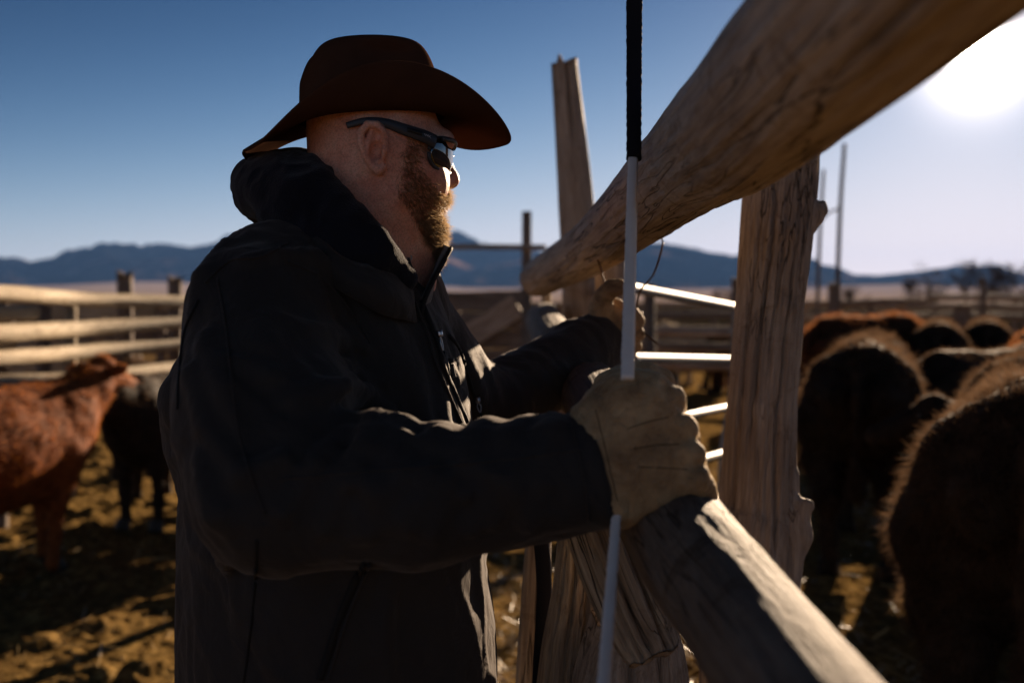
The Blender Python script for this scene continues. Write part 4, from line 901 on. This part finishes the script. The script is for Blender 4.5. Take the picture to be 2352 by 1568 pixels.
# collar sheets
def sheet(name,cols,th,mat,parent,nu=50,nv=10,flip=False,wob=.0):
    cols=np.array(cols); nr=cols.shape[1]
    A_=np.stack([catmull(cols[:,r],nu) for r in range(nr)],1)
    G=np.stack([catmull(A_[i],nv) for i in range(nu)],0); 
    n=nu-1;m=nv-1; V=G.reshape(-1,3); V=V+wob*fbm(V*30,2,3)[:,None]
    F=[(i*nv+j,(i+1)*nv+j,(i+1)*nv+j+1,i*nv+j+1) for i in range(n) for j in range(m)]
    V,F=solid(V,F,th,n,m); o=mkobj(name,V,F,mat); o.parent=parent; return o
def col3(b,t,out=0.): b=np.array(b);t=np.array(t); m=(b+t)/2; return [b,m+out,t]
near=[[P(640,590,1.52),P(622,530,1.52),P(612,490,1.51)],[P(628,590,1.36),P(612,530,1.36),P(606,484,1.37)],[P(672,612,1.22),P(650,560,1.22),P(640,500,1.24)],[P(770,660,1.165),P(745,600,1.165),P(722,535,1.19)],[P(860,715,1.165),P(835,655,1.15),P(800,598,1.175)],[P(925,735,1.20),P(915,680,1.18),P(890,612,1.20)],[P(962,740,1.245),P(955,700,1.23),P(945,650,1.25)]]
sheet('collar',near,.004,JACKET,jacket,wob=.002)
nin=[[c[2]+(c[1]-c[2])*.0+V3(0,.004,0),c[2]+(P(835,560,1.37)-c[2])*.10+V3(0,0,.003),c[2]+(P(835,560,1.37)-c[2])*.20-V3(0,0,.006)] for c in near]
sheet('collar_lining',nin,.004,FLEECE,jacket,wob=.002)
far=[[P(968,735,1.26),P(982,672,1.27),P(1036,572,1.33)],[P(985,720,1.33),P(1000,640,1.36),P(1012,560,1.385)],[P(960,690,1.44),P(970,620,1.46),P(960,556,1.46)],[P(900,680,1.52),P(900,620,1.54),P(890,560,1.53)]]
sheet('collar_front',far,.005,FLEECE,jacket)
ce=tubeobj('collar_zip',[P(1036,570,1.326),P(1008,620,1.29),P(985,665,1.262),P(972,700,1.252),P(966,735,1.247)],.0032,ZIPT,None,n=30); ce.parent=jacket
# hood
hoodf=uni([(el(P(655,448,1.385),(.062,.115,.050)),.02),(chain([P(585,432,1.44),P(598,425,1.38),P(640,432,1.30),P(700,470,1.245)],[.030,.036,.042,.040]),.02),(chain([P(700,400,1.45),P(690,388,1.385),P(700,405,1.30),P(740,455,1.245),P(800,525,1.215),P(862,585,1.205),P(920,640,1.235)],[.030,.026,.030,.030,.030,.026,.018]),.012),
  (chain([P(620,400,1.43),P(640,385,1.37),P(672,395,1.31)],[.02,.022,.018]),.014),(chain([P(720,430,1.48),P(830,530,1.52),P(920,590,1.46),P(950,620,1.38)],[.04,.04,.03,.02]),.03),
  (chain([P(640,470,1.27),P(720,540,1.215),P(790,600,1.20)],[.03,.026,.02]),.016)])
HV_,HF_=polygonize(lambda p:hoodf(p)-.0045*fbm(p*24,3,4)-.003*(1-np.abs(fbm(p*np.array([30,12,30]),2,9))*3),V3(-.50,1.10,1.38),V3(-.07,1.62,1.72),.0042,1)
hood=pchild(mkobj('hood',HV_,HF_,HOODM))
for (u,v,d) in ((938,592,1.30),(930,618,1.245)):
    a=np.linspace(0,2*np.pi,17); o=mkobj('eyelet',*tube([P(u+7*math.cos(x),v+7*math.sin(x),d) for x in a],.0011,n=34,seg=6,ref=(.2,1,.1)),METAL); o.parent=hood
    o=tubeobj('drawstring',[P(u,v,d-.004),P(u+8,v+25,d-.006),P(u+18,v+62,d+.004)],.0018,FLEECE); o.parent=hood
print('T hood',time.time()-T0)
# ---- near glove (right hand on the rail, holding the stick)
g1=[(el(P(1440,1030,1.005),(.043,.028,.060),None),.02),(rc(P(1372,1068,1.0),P(1440,1050,1.0),.050,.050),.03),(rc(P(1400,975,1.0),P(1480,935,1.0),.034,.034),.03),(rc(P(1420,1110,.995),P(1500,1105,.985),.040,.030),.03),(rc(P(1462,935,.99),P(1500,1040,.98),.030,.030),.03)]
fing=[[P(1490,925,.985),P(1538,918,.985),P(1535,985,1.045),P(1500,1010,1.06)],[P(1520,985,.975),P(1570,985,.975),P(1575,1050,1.035),P(1540,1075,1.055)],[P(1530,1045,.97),P(1588,1045,.965),P(1598,1105,1.02),P(1560,1130,1.045)],[P(1530,1095,.97),P(1602,1098,.96),P(1622,1140,1.0),P(1590,1160,1.03)]]
for k,q in enumerate(fing): g1.append((chain(q,[.0165,.0158-.0008*k,.0142-.0008*k,.012]),.003))
for q in fing: g1.append((rc(P(1440,1000,.985),q[0],.012,.015),.012))
g1.append((chain([P(1385,970,1.04),P(1408,888,1.06),P(1468,862,1.08),P(1520,878,1.09)],[.026,.019,.016,.014]),.006)) # thumb
G1=uni(g1); v,f=polygonize(lambda p:G1(p)-.0022*fbm(p*38,3,4)-.0015*(1-np.abs(fbm(p*np.array([70,30,30]),2,7))*3),P(1300,1230,1.0)-.09,P(1680,830,1.0)+.11,.0032,2)
gl1=pchild(mkobj('glove',v,f,LEATHER)); gl1['label']='near tan leather glove gripping the lower rail'
gb=BVHTree.FromPolygons(v.tolist(),f.tolist())
def gseam(pts,r,mat):
    c=catmull(np.array([(a,b,0) for a,b in pts]),14); q=[onj(x[0],x[1],-.0002,gb)[0] for x in c]; q=[x for x in q if x is not None]
    if len(q)>3: o=mkobj('glove_seam',*tube(q,r,n=len(q)*2,seg=6),mat); o.parent=gl1
SEAMM=simple('dark_leather_seam',(.07,.042,.022),.9,.1).m
for q in ([(1535,958),(1490,968),(1440,985)],[(1560,1020),(1510,1022),(1455,1030)],[(1580,1078),(1520,1074),(1465,1072)],[(1368,940),(1388,1020),(1418,1150)]): gseam(q,.0006,SEAMM)

def ring(name,c,ax,r1,r2,h,mat,parent,th=.003):
    ax=np.array(ax)/np.linalg.norm(ax); a=np.linspace(0,2*np.pi,49)[:-1]; N=np.cross(ax,V3(0,1,0)); N/=np.linalg.norm(N); B=np.cross(ax,N); rows=[]
    for s,r in ((0,r1*.9),(0,r1),(h*.5,(r1+r2)/2),(h,r2),(h*1.02,r2-th*.5),(h,r2-th),(0,r1-th*2)): rows.append(c+ax*s+r*(np.cos(a)[:,None]*N+np.sin(a)[:,None]*B)*(1+.03*np.sin(3*a+1))[:,None])
    V,F=ringmesh(rows); o=mkobj(name,V,F,mat); o.parent=parent
# ---- far glove
FL=(-.012)
g2=[(el(P(1400,735,1.96),(.038,.028,.046)),.02),(rc(P(1375,785,1.94),P(1400,740,1.95),.040,.038),.02),
    (chain([P(1380,715,1.92),P(1384,686,1.91),P(1402,662,1.90),P(1421,660,1.89)],[.025,.020,.0175,.0160]),.008),
    (chain([P(1420,712,1.95),P(1450,722,1.93),P(1462,735,1.92),P(1452,748,1.91)],[.020,.017,.016,.013]),.006),
    (chain([P(1425,740,1.95),P(1452,756,1.93),P(1464,768,1.92),P(1450,776,1.91)],[.019,.015,.014,.012]),.006),
    (chain([P(1420,760,1.95),P(1448,782,1.93),P(1460,795,1.92),P(1448,798,1.91)],[.018,.014,.012,.010]),.006),
    (chain([P(1415,775,1.95),P(1435,800,1.94),P(1448,812,1.93)],[.017,.012,.009]),.006)]
G2=uni(g2); v,f=polygonize(lambda p:G2(p)-.002*fbm(p*40,3,4),P(1320,850,1.95)-.07,P(1500,640,1.95)+.09,.0042,1)
gl2=pchild(mkobj('glove',v,f,LEATHER)); gl2['label']='far tan leather glove pinching the tie wire under the top rail'
# trousers and boots (below the frame, so he stands on the ground)
tr_=uni([(rc(P(720,1700,1.28),V3(-.26,1.2,.5),.13,.095),.05),(rc(V3(-.26,1.2,.5),V3(-.26,1.22,.10),.095,.07),.04),(rc(P(830,1700,1.45),V3(-.20,1.55,.5),.13,.095),.05),(rc(V3(-.20,1.55,.5),V3(-.20,1.57,.10),.095,.07),.04)])
v,f=polygonize(tr_,V3(-.55,.95,.02),V3(.1,1.85,1.05),.014,1); pchild(mkobj('trousers',v,f,PANTS))
for (bx,by) in ((-.26,1.22),(-.20,1.57)):
    bt=uni([(rc(V3(bx,by,.14),V3(bx+.01,by,.05),.058,.05),.02),(rc(V3(bx,by,.045),V3(bx+.17,by-.04,.04),.045,.035),.03)])
    v,f=polygonize(lambda p: smax(bt(p),-p[:,2]+.0,.01),V3(bx-.1,by-.13,-.02),V3(bx+.26,by+.1,.24),.01,1); o=pchild(mkobj('boot',v,f,BOOT))
# ---- the white stick
st=thing('cattle_stick','long white sorting stick with a black grip held upright in the near glove','stick',P(1437,875,.965))
s0=P(1453,362,1.17); s1=P(1440,870,.965); 
def strip(name,a,b,w0,w1,th,mat,n=90,jit=.0004,ragged=False):
    a=np.array(a);b=np.array(b); T=(b-a)/np.linalg.norm(b-a); X_=cR-T*(T@cR); X_/=np.linalg.norm(X_); Y_=np.cross(T,X_); r=random.Random(3); V=[]
    for k in range(n+1):
        t=k/n; w=w0+(w1-w0)*t; j=r.uniform(-jit,jit)
        for q in range(12):
            an=q*math.pi/6; V.append(a+(b-a)*t+X_*(math.copysign(abs(math.cos(an))**.5,math.cos(an))*(w/2+j))+Y_*(math.copysign(abs(math.sin(an))**.6,math.sin(an))*th/2))
    F=[(k*12+q,k*12+(q+1)%12,(k+1)*12+(q+1)%12,(k+1)*12+q) for k in range(n) for q in range(12)]+[tuple(range(11,-1,-1)),tuple(n*12+q for q in range(12))]
    return mkobj(name,V,F,mat,st)
strip('shaft',s0,s1,.0108,.0125,.008,STICK)
strip('grip',P(1458,-420,1.36),P(1456,364,1.168),.0235,.0175,.014,GRIP,n=160,jit=.0006)
strip('lower_shaft',P(1419,1130,.985),P(1382,1640,.80),.0088,.0120,.007,STICK)
ed=MB(); ed.add(*tube([s0+cR*.0054,(s0+s1)/2+cR*.0058,s1+cR*.0062],.0011,n=3)); ed.build('stitched_edge',STICK,st,True)
# ------------------------------------------------------------------ dusty air
hz=MB(); hz.box((0,4500,350),(34000,21000,720)); 
hm=bpy.data.materials.new('pale_air'); hm.use_nodes=True; hn=hm.node_tree; hn.nodes.clear(); ho=hn.nodes.new('ShaderNodeOutputMaterial'); pv=hn.nodes.new('ShaderNodeVolumePrincipled')
pv.inputs['Color'].default_value=(.16,.40,1,1); pv.inputs['Density'].default_value=.000025; pv.inputs['Anisotropy'].default_value=.1; hn.links.new(pv.outputs[0],ho.inputs['Volume'])
o=hz.build('haze',hm); tag(o,None,None,kind='stuff')
print('T total',time.time()-T0)
for o in C.objects:
    if '_local' in o: del o['_local']
